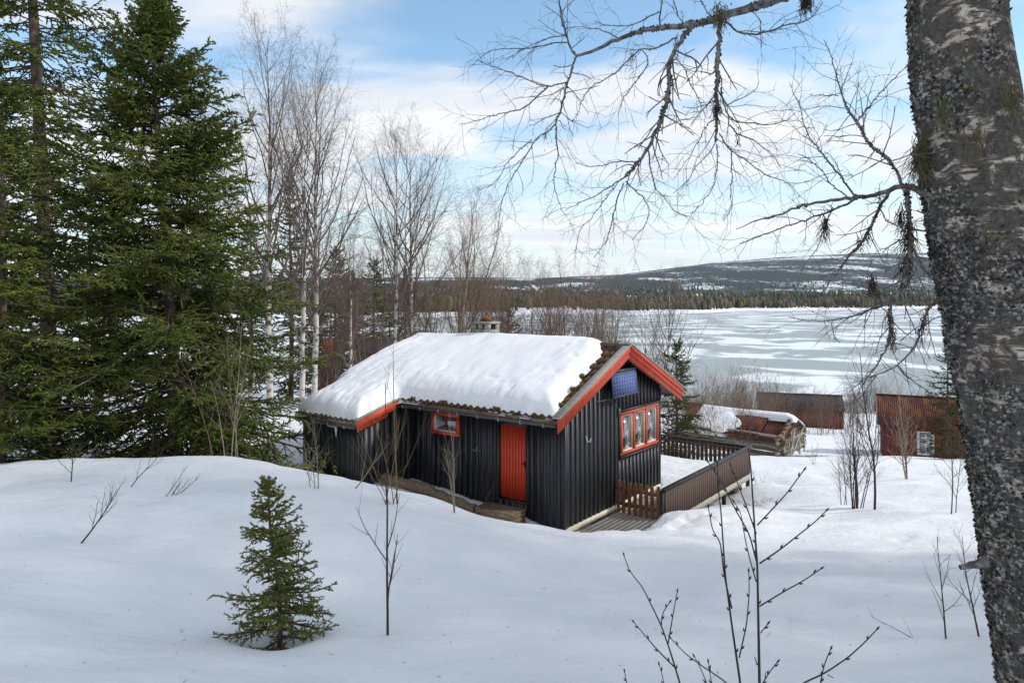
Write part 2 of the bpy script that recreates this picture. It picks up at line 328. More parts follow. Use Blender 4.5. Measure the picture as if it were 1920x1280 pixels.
_A = np.zeros((_n + 3, _n + 3)); _A[:_n, :_n] = _U((_cx[:, None] - _cx) ** 2 + (_cy[:, None] - _cy) ** 2) + np.eye(_n) * 0.0008
_A[:_n, _n:] = np.stack([np.ones(_n), _cx, _cy], 1); _A[_n:, :_n] = _A[:_n, _n:].T
_w = np.linalg.solve(_A, np.concatenate([ctrl[:, 2], np.zeros(3)]))
DENTS = []      # (x, y, radius, depth): footprints and hollows round stems
def ground(x, y, fine=True):
    x = np.asarray(x, float); y = np.asarray(y, float); sh = x.shape; x = x.ravel(); y = y.ravel()
    wx, wy = _warp(x, y)
    z = _w[_n] + _w[_n + 1] * wx + _w[_n + 2] * wy
    for i in range(_n): z = z + _w[i] * _U((wx - _cx[i]) ** 2 + (wy - _cy[i]) ** 2)
    if fine:
        z = z + 0.20 * fbm(x / 2.6 + 3.3, y / 2.1 + 1.7, 3) + 0.028 * fbm(x / 0.6, y / 0.35, 3)
        # wind ripples, drawn out along x
        z = z + 0.05 * vnoise(x / 1.8 + 0.4 * y, y / 0.45 + 5) * (0.5 + vnoise(x / 3.0 + 2, y / 3.0 + 9))
        # thin wind crusts with a sharper lip
        cr_ = vnoise(x / 2.3 + 0.25 * y + 40, y / 0.8 + 11); z = z + 0.03 * np.clip(cr_ * 6, -0.5, 0.5)
        # trampled snow outside the gate
        qx, qy = cab(1.6, 1.2)[:2]; w = np.exp(-(((x - qx) / 1.7) ** 2 + ((y - qy) / 1.3) ** 2))
        z = z + w * 0.22 * fbm(x / 0.3 + 9, y / 0.3, 2)
        for dx, dy, r, h in DENTS:
            z = z - h * np.exp(-((x - dx) ** 2 + (y - dy) ** 2) / r ** 2)
    return z.reshape(sh)
def gz(x, y): return float(ground(np.array([x]), np.array([y]))[0])
def on_ground(px, py):
    """where the line of sight through a photograph pixel meets the ground"""
    t = np.geomspace(3.5, 110, 1500); p = np.stack([(px - 960) / F * t, t, (560 - py) / F * t], 1)
    h = p[:, 2] - ground(p[:, 0], p[:, 1])
    k = np.argmax(h < 0) if (h < 0).any() else len(t) - 1
    return np.array([p[k, 0], p[k, 1], gz(p[k, 0], p[k, 1])])
def foot(px, Y):
    x = (px - 960) / F * Y
    return np.array([x, Y, gz(x, Y)])
sp = on_ground(515, 1188)
DENTS += [(sp[0], sp[1], 0.34, 0.20)]
for (a, b) in [(1640, 1090), (1630, 1112), (1565, 1125), (1590, 1128), (1490, 1155), (1555, 1160), (1490, 1215), (1400, 1130), (1350, 1065), (1690, 1010), (1660, 1030), (1610, 1060), (1250, 1150), (1130, 1120), (1735, 1040), (1450, 1180)]:
    t_ = -1.75; Yd = 4.5 + (1280 - b) / 40.0
    p = on_ground(a, b); DENTS.append((p[0], p[1], 0.11, 0.10)); DENTS.append((p[0] + 0.2, p[1] + 0.06, 0.09, 0.08)); DENTS.append((p[0] + 0.09, p[1] - 0.07, 0.12, -0.025))

def axis_steps(lo, f0, f1, hi, fine, gr=1.09):
    mid = np.arange(f0, f1, fine); up = [f1]; s = fine
    while up[-1] < hi: s *= gr; up.append(up[-1] + s)
    dn = [f0]; s = fine
    while dn[-1] > lo: s *= gr; dn.append(dn[-1] - s)
    return np.concatenate([dn[:0:-1], mid, up])
gx = axis_steps(-160, -9, 12, 190, 0.09); gy = axis_steps(-60, 3.2, 24, 150, 0.09)
GX, GY = np.meshgrid(gx, gy); GZ = ground(GX, GY)
# the cabin stands in its own hollow: keep snow out of the rooms
lx = (GX - CX) * AX[0] + (GY - CY) * AX[1]; ly = (GX - CX) * AY[0] + (GY - CY) * AY[1]
ins = ((lx < -0.05) & (lx > -7.15) & (ly > 0.05) & (ly < 4.8)) | ((lx < -4.85) & (lx > -7.15) & (ly > -1.7) & (ly < 1))
GZ = np.where(ins, np.minimum(GZ, CZ - 0.1), GZ)
dk = (lx > -0.1) & (lx < 1.34) & (ly > 0.35) & (ly < 8.6)          # under the deck
GZ = np.where(dk, np.minimum(GZ, CZ - 0.28), GZ)
dk2 = (lx <= -0.1) & (lx > -3.5) & (ly > 4.7) & (ly < 8.6); GZ = np.where(dk2, np.minimum(GZ, CZ - 0.28), GZ)
g = Geo(); nx, ny = len(gx), len(gy); ii = np.arange(nx * ny).reshape(ny, nx)
g.add(np.stack([GX, GY, GZ], -1), np.stack([ii[:-1, :-1], ii[:-1, 1:], ii[1:, 1:], ii[1:, :-1]], -1).reshape(-1, 4))
tag(g.build('ground', 'snow', smooth=True), kind='structure', label='snow covered slope running down from the camera to the frozen lake')

# lake ice with wind-blown snow
m = mat('ice', (0.25, 0.27, 0.262), 0.32, col2=(0.80, 0.81, 0.82), scale=1.0, ramp=(0.50, 0.55), detail=3, dist=0.5, spec=0.4)
nt = m.node_tree
for n in nt.nodes:
    if n.type == 'MAPPING': n.inputs['Scale'].default_value = (1 / 27.0, 1 / 30.0, 1); n.inputs['Rotation'].default_value = (0, 0, R(-7))
    if n.type == 'TEX_NOISE': n.inputs['Scale'].default_value = 1.0
g = Geo(); g.add([(-3000, 60, LAKE), (4000, 60, LAKE), (4000, 2500, LAKE), (-3000, 2500, LAKE)], [[0, 1, 2, 3]])
tag(g.build('lake', 'ice'), kind='structure', label='frozen lake of grey ice streaked with blown snow')

# ---- far shore and hills: one sheet in polar steps
def shore(r):   # shoreline depth for a direction x/y
    return np.interp(r, [-1.2, -0.4, -0.05, 0.1, 0.25, 0.63, 1.2], [420, 500, 640, 700, 760, 1130, 1500]) * (1 + 0.05 * np.sin(r * 23) + 0.03 * np.sin(r * 61))
def ridge(r):   # skyline of the far mountain, photograph row
    return np.interp(r, [-1.2, -0.5, 0.03, 0.154, 0.215, 0.285, 0.385, 0.492, 0.63, 0.9, 1.3], [524, 526, 525, 518, 508, 496, 485, 479, 476, 480, 500])
def far_z(r, Y):
    D = shore(r); q = np.zeros_like(Y)
    zr = (560 - ridge(r)) / F * 8000.0
    ks = [0, 60, 250, 900, 2000, 3400, 5200, 6600, 8000 - D.mean(), 9500, 16000]
    vs_lo = [LAKE - 1, LAKE + 3, LAKE + 7, -4, 30, 95, 150, None, None, None, None]
    u = Y - D
    z = np.interp(u, [0, 60, 250, 900, 2000, 3300, 4300], [LAKE - 1, LAKE + 2.5, LAKE + 6, -3, 26, 85, 120])
    t = np.clip((u - 2600) / (8000 - 2600 - D), 0, 1); s = t * t * (3 - 2 * t)
    z = z * (1 - s) + zr * s
    z = np.where(Y > 8000, zr - (Y - 8000) * 0.06, z)
    return z + 14 * fbm(r * 9 + 4, Y / 900.0, 4) * np.clip(u / 1500, 0, 1)
rr_ = np.linspace(-1.15, 1.25, 260); uu = np.concatenate([np.linspace(0, 300, 12), np.geomspace(340, 9500, 90)])
RR, UU = np.meshgrid(rr_, uu); YY = shore(RR) + UU; FZ = far_z(RR, YY)
g = Geo(); ii = np.arange(RR.size).reshape(RR.shape)
g.add(np.stack([RR * YY, YY, FZ], -1), np.stack([ii[:-1, :-1], ii[:-1, 1:], ii[1:, 1:], ii[1:, :-1]], -1).reshape(-1, 4))
# material: snow fields, and beyond the built trees a cover of forest too far away to tell apart
hm = bpy.data.materials.new('far_land'); hm.use_nodes = True; N = hm.node_tree.nodes; L = hm.node_tree.links; b = N['Principled BSDF']; b.inputs['Roughness'].default_value = 0.9; b.inputs['Specular IOR Level'].default_value = 0.1
tco = N.new('ShaderNodeTexCoord'); sx = N.new('ShaderNodeSeparateXYZ'); L.new(tco.outputs['Object'], sx.inputs[0])
mpn = N.new('ShaderNodeMapping'); mpn.inputs['Scale'].default_value = (1 / 420.0, 1 / 700.0, 1 / 120.0); L.new(tco.outputs['Object'], mpn.inputs[0])
na = N.new('ShaderNodeTexNoise'); na.inputs['Scale'].default_value = 1.0; na.inputs['Detail'].default_value = 3; L.new(mpn.outputs[0], na.inputs['Vector'])
mpb = N.new('ShaderNodeMapping'); mpb.inputs['Scale'].default_value = (1 / 30.0, 1 / 60.0, 1 / 30.0); L.new(tco.outputs['Object'], mpb.inputs[0])
nb = N.new('ShaderNodeTexNoise'); nb.inputs['Scale'].default_value = 1.0; nb.inputs['Detail'].default_value = 4; nb.inputs['Roughness'].default_value = 0.7; L.new(mpb.outputs[0], nb.inputs['Vector'])
def hmath(op, a, b_=None, cl=False):
    n = N.new('ShaderNodeMath'); n.operation = op; n.use_clamp = cl
    for i, v in enumerate((a, b_)):
        if v is None: continue
        if isinstance(v, (int, float)): n.inputs[i].default_value = v
        else: L.new(v, n.inputs[i])
    return n.outputs[0]
# open snow rises with height (bare tops) and where the broad noise says fields
hz = N.new('ShaderNodeMapRange'); L.new(sx.outputs[2], hz.inputs['Value']); hz.inputs['From Min'].default_value = 200; hz.inputs['From Max'].default_value = 520; hz.inputs['To Min'].default_value = -0.01; hz.inputs['To Max'].default_value = 0.06
f0 = hmath('ADD', hmath('ADD', hmath('MULTIPLY', na.outputs['Fac'], 0.5), hmath('MULTIPLY', nb.outputs['Fac'], 0.5)), hz.outputs[0])
rp = N.new('ShaderNodeValToRGB'); rp.color_ramp.elements[0].position = 0.535; rp.color_ramp.elements[1].position = 0.575
rp.color_ramp.elements[0].color = (0.020, 0.030, 0.022, 1); rp.color_ramp.elements[1].color = (0.80, 0.81, 0.83, 1)
L.new(f0, rp.inputs[0])
# the flat shore itself is open snow
shr = N.new('ShaderNodeMapRange'); L.new(sx.outputs[2], shr.inputs['Value']); shr.inputs['From Min'].default_value = LAKE + 4.2; shr.inputs['From Max'].default_value = LAKE + 5.2; shr.inputs['To Min'].default_value = 1; shr.inputs['To Max'].default_value = 0
mxs = N.new('ShaderNodeMixRGB'); L.new(shr.outputs[0], mxs.inputs[0]); L.new(rp.outputs[0], mxs.inputs[1]); mxs.inputs[2].default_value = (0.8, 0.81, 0.83, 1)
L.new(mxs.outputs[0], b.inputs['Base Color'])
tag(g.build('hills', hm), kind='structure', label='far shore and wooded hills with snow fields beyond the lake')

# trees of the far shore, one mass of thousands
def far_forest(n, u0, u1, kind_p, hr, name, label, thr):
    u = u0 * (u1 / u0) ** rng.random(n); r = rng.uniform(-0.75, 0.78, n); Y = shore(r) + u
    X = r * Y; Z = far_z(r, Y) - 0.5
    field = vnoise(X / 260.0 + 5, Y / 420.0 + 2) + 0.5 * vnoise(X / 90.0, Y / 160.0) + 0.12 * rng.normal(0, 1, n)
    k = field < thr
    # named open fields seen in the photograph, and the cleared power-line strip
    px = 960 + F * r
    k &= ~((px > 1265) & (px < 1400) & (u > 620) & (u < 1050))
    k &= ~((px > 1440) & (px < 1720) & (u > 1250) & (u < 1900))
    k &= ~((np.abs(px - (1000 + np.interp(u, [300, 2600], [42, 0]))) < 7) & (u > 300))
    X, Y, Z = X[k], Y[k], Z[k]; n = len(X)
    H = rng.uniform(*hr, n) * np.clip(1.0 + 1.3 * vnoise(X / 70.0 + 3, Y / 90.0), .45, 1.6); kind = rng.choice(3, n, p=kind_p)
    g = Geo(); S = 4; a = 2 * np.pi * np.arange(S) / S
    for kk in range(3):
        s = kind == kk; m_ = s.sum()
        if not m_: continue
        w = H[s] * (0.17 if kk == 0 else 0.24)
        prof = [(0.0, 0.55), (0.12, 1.0), (0.6, 0.5), (1.0, 0.0)] if kk == 0 else [(0.05, 0.25), (0.35, 0.9), (0.75, 0.8), (1.0, 0.05)]
        rings = []
        for h, q in prof:
            jr = rng.uniform(0.7, 1.25, (m_, S))
            rings.append(np.stack([X[s][:, None] + w[:, None] * q * np.cos(a) * jr, Y[s][:, None] + w[:, None] * q * np.sin(a) * jr, np.broadcast_to((Z[s] + H[s] * h)[:, None], (m_, S))], -1))
        V = np.stack(rings, 1); ix = np.arange(V[..., 0].size).reshape(m_, len(prof), S); jx = np.roll(ix, -1, 2)
        g.add(V, np.stack([ix[:, :-1], jx[:, :-1], jx[:, 1:], ix[:, 1:]], -1).reshape(-1, 4), kk)
    tag(g.build(name, ['far_spruce', 'far_pine', 'far_birch']), kind='stuff', label=label, cat='forest')
far_forest(5200, 75, 420, [0.25, 0.40, 0.35], (7, 15), 'shore_forest', 'belt of small trees along the far shore of the lake', 0.42)
far_forest(15000, 420, 3300, [0.62, 0.2, 0.18], (9, 19), 'hill_forest', 'distant dark forest on the low hills beyond the lake', 0.02)

# open snow fields and the cleared power-line strip on the far side
def field(px0, px1, u0, u1, label, name='snow_field', cut=None, seed=0):
    a = np.linspace(0, 1, 40); b_ = np.linspace(0, 1, 24); A, B_ = np.meshgrid(a, b_); wob = 1 + .35 * fbm(A * 4 + seed, B_ * 3 + seed, 3)
    px = px0 + (px1 - px0) * A; u = u0 + (u1 - u0) * (.5 + (B_ - .5) * np.sin(np.pi * np.clip(A, .03, .97)) ** .5 * wob); r = (px - 960) / F
    if cut: r = (np.interp(u0 + (u1 - u0) * B_, [u0, u1], cut) - 960) / F + (A - .5) * np.interp(B_, [0, 1], [11, 6]) / F; u = u0 + (u1 - u0) * B_
    Y = shore(r) + u; g = Geo(); ii = np.arange(A.size).reshape(A.shape); g.add(np.stack([r * Y, Y, far_z(r, Y) + 2.2], -1), np.stack([ii[:-1, :-1], ii[:-1, 1:], ii[1:, 1:], ii[1:, :-1]], -1).reshape(-1, 4)); tag(g.build(name, 'snow'), kind='structure', label=label)
field(1262, 1402, 620, 1050, 'open white snow field beyond the lake', seed=1)
field(1436, 1722, 1250, 1900, 'long white snow field on the far slope', seed=5)
field(1150, 1235, 900, 1250, 'small snow field left of the open one beyond the lake', seed=9)
field(1000, 1040, 300, 3000, 'pale cleared strip running up the far wooded hill', 'cleared_strip', cut=(1042, 998))
# ------------------------------------------------------------ the cabin (local x out of the window gable, y along it, z up)
def glass_mat():
    m = bpy.data.materials.new('window_glass'); m.use_nodes = True; N = m.node_tree.nodes; L = m.node_tree.links
    tr = N.new('ShaderNodeBsdfTransparent'); tr.inputs[0].default_value = (0.86, 0.88, 0.88, 1)
    gl = N.new('ShaderNodeBsdfGlossy'); gl.inputs['Roughness'].default_value = 0.02; gl.inputs[0].default_value = (0.9, 0.92, 0.95, 1)
    fr = N.new('ShaderNodeLayerWeight'); fr.inputs[0].default_value = 0.35
    mr = N.new('ShaderNodeMapRange'); mr.inputs['To Min'].default_value = 0.22; mr.inputs['To Max'].default_value = 0.9; L.new(fr.outputs['Fresnel'], mr.inputs['Value'])
    mx = N.new('ShaderNodeMixShader'); L.new(mr.outputs[0], mx.inputs[0]); L.new(tr.outputs[0], mx.inputs[1]); L.new(gl.outputs[0], mx.inputs[2])
    L.new(mx.outputs[0], N['Material Output'].inputs[0]); MATS['glass'] = m
glass_mat()
CLOC = (CX, CY, CZ)
cabin = empty('cabin', CLOC, CROT)
tag(cabin, 'small black board-clad cabin with red door, red verge boards and snowy roof', 'cabin')
PITCH = 0.437; RY, RZ = 2.43, 4.03
def ztop(y): return RZ - PITCH * abs(y - RY)
def zund(y): return ztop(y) - 0.20
def zlean(y): return 2.66 + 0.27 * (y + 0.6)
XL, XR, YB, LX, LY = -7.2, 0.0, 4.87, -4.78, -1.75
# --- gable wall with a real window opening
WY0, WY1, WZ0, WZ1 = 2.59, 4.70, 1.22, 2.28
g = Geo()
g.prism([(0, 0), (WY0, 0), (WY0, zund(WY0)), (RY, zund(RY)), (0, zund(0))], 0, -0.12, 0.0)
g.prism([(WY1, 0), (YB, 0), (YB, zund(YB)), (WY1, zund(WY1))], 0, -0.12, 0.0)
g.prism([(WY0, 0), (WY1, 0), (WY1, WZ0), (WY0, WZ0)], 0, -0.12, 0.0)
g.prism([(WY0, WZ1), (WY1, WZ1), (WY1, zund(WY1)), (WY0, zund(WY0))], 0, -0.12, 0.0)
gable = g.build('wall', 'black_wood', cabin); gable['label'] = 'black gable wall with triple window'
def vboard(parent, axis, pos, w, z0, z1, face, t=0.024, slope=None):
    """one upright cladding board; axis 1: on an x=face wall (runs along y), axis 0: on a y=face wall"""
    g = Geo(); a, b = pos - w / 2, pos + w / 2
    za, zb = (z1, z1) if slope is None else (slope(a), slope(b))
    if axis == 1: V = [(face, a, z0), (face + t, a + .006, z0), (face + t, b - .006, z0), (face, b, z0), (face, a, za), (face + t, a + .006, za), (face + t, b - .006, zb), (face, b, zb)]
    else: V = [(a, face, z0), (a + .006, face - t, z0), (b - .006, face - t, z0), (b, face, z0), (a, face, za), (a + .006, face - t, za), (b - .006, face - t, zb), (b, face, zb)]
    g.hexa(np.array(V, float)); return g.build('board', 'black_wood', parent)
k = 0
for y in np.arange(0.10, YB, 0.203):
    w = 0.118 + random.uniform(-.006, .006); top = lambda q: zund(q) - 0.004
    if y + w / 2 > WY0 - 0.07 and y - w / 2 < WY1 + 0.07:
        vboard(gable, 1, y, w, 0.02, WZ0 - 0.10, 0.0); vboard(gable, 1, y, w, WZ1 + 0.10, None, 0.0, slope=top)
    else: vboard(gable, 1, y, w, 0.02 + random.uniform(-.01, .01), None, 0.0, slope=top)
# corner boards
g = Geo(); g.box((-0.002, -0.03, 0.0), (0.032, 0.055, 2.74)); g.build('corner_board', 'black_wood', cabin)
g = Geo(); g.box((-0.002, YB - 0.06, 0.0), (0.032, YB + 0.03, 2.70)); g.build('corner_board', 'black_wood', cabin)
# --- front wall with openings for door and small window
DX0, DX1, DZ0, DZ1 = -1.87, -1.056, 0.42, 2.20
SX0, SX1, SZ0, SZ1 = -4.07, -3.18, 1.75, 2.25
g = Geo(); T0 = zund(0)
for x0, x1, z0, z1 in [(LX, SX0, 0, T0), (SX0, SX1, 0, SZ0), (SX0, SX1, SZ1, T0), (SX1, DX0, 0, T0), (DX0, DX1, 0, DZ0), (DX0, DX1, DZ1, T0), (DX1, -0.12, 0, T0)]:
    g.box((x0, 0.0, z0), (x1, 0.12, z1))
front = g.build('wall', 'black_wood', cabin); front['label'] = 'black long wall with the red door'
for x in np.arange(-0.16, LX, -0.186):
    w = 0.112
    segs = [(0.02, T0 - 0.01)]
    if x + w / 2 > SX0 - .07 and x - w / 2 < SX1 + .07: segs = [(0.02, SZ0 - .09), (SZ1 + .09, T0 - 0.01)]
    if x + w / 2 > DX0 - .05 and x - w / 2 < DX1 + .05: segs = [(DZ1 + .09, T0 - 0.01)] + ([(0.02, DZ0 - 0.03)])
    for a, b in segs: vboard(front, 0, x, w, a, b, 0.0)
# --- lean-to walls
g = Geo(); g.prism([(LY, 0), (0.0, 0), (0.0, zlean(0) - .16), (LY, zlean(LY) - .16)], 0, LX - 0.12, LX)
side = g.build('wall', 'black_wood', cabin)
for y in np.arange(LY + 0.1, -0.03, 0.186): vboard(side, 1, y, 0.165, 0.02, None, LX, t=0.018, slope=lambda q: zlean(q) - 0.165)
g = Geo(); g.box((XL, LY, 0), (LX - 0.12, LY + 0.12, zlean(LY) - .16)); lean = g.build('wall', 'black_wood', cabin)
for x in np.arange(LX - 0.06, XL + 0.05, -0.186): vboard(lean, 0, x, 0.112, 0.02, zlean(LY) - .17, LY)
g = Geo(); g.prism([(LY + .12, 0), (YB - .12, 0), (YB - .12, zund(YB)), (RY, zund(RY)), (-0.6, zund(-0.6)), (LY + .12, zlean(LY) - .16)], 0, XL, XL + 0.12); g.build('wall', 'black_wood', cabin)
g = Geo(); g.box((XL, YB - 0.12, 0), (-0.12, YB, zund(YB))); g.build('wall', 'black_wood', cabin)
# floor inside
g = Geo(); g.box((XL + .12, .12, 0.15), (-.12, YB - .12, 0.30)); g.build('floor', 'old_wood', cabin)
g = Geo(); g.box((-0.10, 0.02, -0.10), (0.045, YB, 0.018)); g.build('sill_timber', 'cream_wood', cabin)
# --- door: planks in a recess, frame, handle
door = None
g = Geo(); g.box((DX0, 0.055, DZ0), (DX1, 0.10, DZ1)); door = g.build('door', 'door_red', cabin); door['label'] = 'bright red plank door'
nP = 9; pw = (DX1 - DX0 - 0.01) / nP; g = Geo(); g.hexa(np.array([(0, .004, 0), (.004, -.012, 0), (pw - .008, -.012, 0), (pw - .004, .004, 0), (0, .004, DZ1 - DZ0 - .03), (.004, -.012, DZ1 - DZ0 - .03), (pw - .008, -.012, DZ1 - DZ0 - .03), (pw - .004, .004, DZ1 - DZ0 - .03)]))
pm = g.mesh('plank', ['door_red'])
for i in range(nP): link('plank', pm, door, (DX0 + .005 + i * pw, 0.052, DZ0 + .02))
g = Geo(); g.box((DX1 - .16, -0.005, 1.30), (DX1 - .035, 0.012, 1.325)); g.box((DX1 - .06, -0.002, 1.24), (DX1 - .035, 0.038, 1.38)); g.build('handle', 'dark', door)
g = Geo()
g.box((DX0 - .07, -0.034, DZ0 - .04), (DX0, 0.06, DZ1 + .07)); g.box((DX1, -0.034, DZ0 - .04), (DX1 + .07, 0.06, DZ1 + .07)); g.box((DX0, -0.034, DZ1), (DX1, 0.06, DZ1 + .07))
g.box((DX0 - .1, -0.06, DZ1 + .07), (DX1 + .1, 0.0, DZ1 + .10)); g.box((DX0, -0.03, DZ0 - .04), (DX1, 0.06, DZ0))
g.build('door_frame', 'black_wood', cabin)
# --- gable window: red frame, three casements, cream inner sashes, panes, curtains, sill
win = empty('window'); win.parent = cabin
g = Geo(); y0, y1, z0, z1 = WY0, WY1, WZ0, WZ1
for a, b, c, d in [(y0 - .02, y1 + .02, z0 - .02, z0 + .055), (y0 - .02, y1 + .02, z1 - .055, z1 + .02), (y0 - .02, y0 + .055, z0 + .055, z1 - .055), (y1 - .055, y1 + .02, z0 + .055, z1 - .055)]: g.box((-0.06, a, c), (0.05, b, d))
wd = (y1 - y0) / 3
for i in (1, 2): g.box((-0.06, y0 + i * wd - .045, z0 + .055), (0.044, y0 + i * wd + .045, z1 - .055))
g.build('frame', 'red_paint', win)
for i in range(3):
    a, b = y0 + i * wd + (.055 if i == 0 else .045), y0 + (i + 1) * wd - (.055 if i == 2 else .045)
    g = Geo()
    for p, q, c, d in [(a, b, z0 + .055, z0 + .095), (a, b, z1 - .095, z1 - .055), (a, a + .035, z0 + .095, z1 - .095), (b - .035, b, z0 + .095, z1 - .095)]: g.box((-0.045, p, c), (0.012, q, d))
    g.build('sash', 'cream_wood' if i < 2 else 'white_paint', win)
    g = Geo(); g.box((-0.012, a + .035, z0 + .095), (-0.006, b - .035, z1 - .095)); g.build('pane', 'glass', win)
    # curtain: gathered cloth on both sides of each light
    for (c0, c1) in ((a, a + (b - a) * (0.3 if i == 0 else .46)), (b - (b - a) * (.5 if i != 1 else .40), b)):
        n = 28; yy = np.linspace(c0, c1, n); xx = -0.07 + 0.014 * np.sin(np.linspace(0, 16, n)); V = np.concatenate([np.stack([xx, yy, np.full(n, z0 + .02)], 1), np.stack([xx, yy, np.full(n, z1 - .02)], 1)])
        g = Geo(); g.add(V, [[j, j + 1, n + j + 1, n + j] for j in range(n - 1)]); g.build('curtain', 'curtain', win, smooth=True)
g = Geo(); g.box((0.0, y0 - .08, z0 - .085), (0.075, y1 + .09, z0 - .04)); g.box((0.0, y0 - .08, z1 + .03), (0.06, y1 + .09, z1 + .085)); g.box((0.0, y0 - .08, z0 - .03), (0.03, y0 - .022, z1 + .02)); g.box((0.0, y1 + .022, z0 - .03), (0.03, y1 + .08, z1 + .02))
g.build('surround', 'black_wood', win)
# --- small window beside the lean-to
win2 = empty('window'); win2.parent = cabin; g = Geo()
for a, b, c, d in [(SX0 - .03, SX1 + .03, SZ0 - .03, SZ0 + .05), (SX0 - .03, SX1 + .03, SZ1 - .05, SZ1 + .03), (SX0 - .03, SX0 + .06, SZ0 + .05, SZ1 - .05), (SX1 - .06, SX1 + .03, SZ0 + .05, SZ1 - .05)]: g.box((a, -0.05, c), (b, 0.06, d))
g.build('frame', 'red_paint', win2)
g = Geo()
for a, b, c, d in [(SX0 + .06, SX1 - .06, SZ0 + .05, SZ0 + .075), (SX0 + .06, SX0 + .085, SZ0 + .075, SZ1 - .05)]: g.box((a, -0.02, c), (b, 0.03, d))
g.build('sash', 'white_paint', win2)
g = Geo(); g.box((SX0 + .085, 0.0, SZ0 + .075), (SX1 - .06, 0.006, SZ1 - .05)); g.build('pane', 'glass', win2)
g = Geo(); n = 10; a = np.linspace(0, 2 * np.pi, n, endpoint=False)
prof = [(0, .045), (.02, .05), (.03, .015), (.09, .013), (.10, .05), (.17, .055), (.19, .02), (.22, .018)]
V = np.array([[(-3.52 + r * math.cos(t)), 0.16 + r * math.sin(t), SZ0 + .03 + h] for h, r in prof for t in a]); g.add(V, [[i * n + j, i * n + (j + 1) % n, (i + 1) * n + (j + 1) % n, (i + 1) * n + j] for i in range(len(prof) - 1) for j in range(n)])
tag(g.build('oil_lamp', 'white_paint', None, smooth=True, loc=CLOC, rotz=CROT), 'small pale oil lamp standing inside the small red-framed window', 'lamp')
g = Geo(); g.box((SX0 - .05, 0.12, SZ0 - .02), (SX1 + .05, 0.28, SZ0 + .02)); g.build('inner_sill', 'white_paint', win2)
# --- roof slabs
roof = empty('roof'); roof.parent = cabin
RX0, RX1, EY = -7.25, 0.33, -0.70
def slab(g, x0, x1, ya, yb, f, t0, t1, mi=0):
    V = [(x0, ya, f(ya) - t1), (x1, ya, f(ya) - t1), (x1, yb, f(yb) - t1), (x0, yb, f(yb) - t1), (x0, ya, f(ya) - t0), (x1, ya, f(ya) - t0), (x1, yb, f(yb) - t0), (x0, yb, f(yb) - t0)]
    g.hexa(np.array(V), mi)
g = Geo(); slab(g, RX0, RX1, EY, RY, ztop, .05, .20); slab(g, RX0, RX1, RY, 5.55, ztop, .05, .20); g.build('roof_boarding', 'black_wood', roof)
g = Geo(); slab(g, RX0 + .2, -4.57, -2.08, EY + .0, zlean, .05, .16); g.build('roof_boarding', 'black_wood', roof)
# eave planks and gutters
g = Geo(); g.box((-4.54, EY - .03, ztop(EY) - .20), (RX1 - .01, EY - .002, ztop(EY) - .075)); g.build('eave_plank', 'old_wood', roof)
g = Geo(); g.box((RX0 + .2, -2.11, zlean(-2.08) - .17), (-4.60, -2.082, zlean(-2.08) - .07)); g.build('eave_plank', 'old_wood', roof)
def gutter(x0, x1, y, z):
    n = 9; a = np.linspace(np.pi, 2 * np.pi, n); V = []
    for x in (x0, x1):
        for rr0 in (0.055, 0.047):
            for t in a: V.append((x, y + rr0 * math.cos(t), z + rr0 * math.sin(t)))
    Fc = []
    for j in range(n - 1): Fc += [[j, j + 1, 2 * n + j + 1, 2 * n + j], [n + j, 3 * n + j, 3 * n + j + 1, n + j + 1], [j, n + j, n + j + 1, j + 1], [2 * n + j, 2 * n + j + 1, 3 * n + j + 1, 3 * n + j]]
    Fc += [[0, 2 * n, 3 * n, n], [n - 1, 2 * n - 1, 4 * n - 1, 3 * n - 1]]
    g = Geo(); g.add(V, Fc); gt = g.build('gutter', 'gutter', roof)
    for x in np.arange(x0 + .25, x1, .62):
        g = Geo(); g.box((x, y - .058, z - .062), (x + .018, y + .06, z - .054)); g.box((x, y - .066, z - .06), (x + .018, y - .058, z + .02)); g.build('bracket', 'steel', gt)
gutter(-4.60, RX1 - .03, EY - .088, ztop(EY) - .17)
gutter(RX0 + .2, -4.60, -2.165, zlean(-2.08) - .15)
# verge boards: red faces in two layers, weathered cap on top
def along(g, x0, x1, ya, yb, f, lo, hi, mi=0):
    slab(g, x0, x1, ya, yb, f, -hi, -lo, mi)
for ya, yb in ((EY - .09, RY), (RY, 5.60)):
    g = Geo(); along(g, RX1 + .001, RX1 + .028, ya, yb, ztop, -.30 if ya < 0 else -.36, .02); g.build('verge_board', 'red_paint', roof)
    g = Geo(); along(g, RX1 + .028, RX1 + .054, ya, yb, ztop, -.15 if ya < 0 else -.23, .015); g.build('verge_board', 'red_paint', roof)
    if ya > 0: g = Geo(); along(g, RX1 + .054, RX1 + .076, ya, yb, ztop, -.10, .012); g.build('verge_board', 'red_paint', roof)
    g = Geo(); along(g, RX1 - .12, RX1 + .095, ya - .02 if ya < 0 else ya, yb, ztop, .022, .048); g.build('verge_cap', 'grey_wood', roof)
g = Geo(); along(g, -4.566, -4.54, -2.13, -0.52, zlean, -.19, .015); g.build('verge_board', 'red_paint', roof)
g = Geo(); along(g, -4.69, -4.665, -2.02, -1.0, zlean, -.32, -.17); g.build('verge_board', 'red_paint', roof)
g = Geo(); along(g, -4.66, -4.525, -2.14, -0.50, zlean, .018, .042); g.build('verge_cap', 'grey_wood', roof)
# dark soffit trim on the rear end of the verge
g = Geo(); g.box((RX0, 5.56, ztop(5.55) - .22), (RX1 - .01, 5.59, ztop(5.55) - .06)); g.build('eave_plank', 'old_wood', roof)
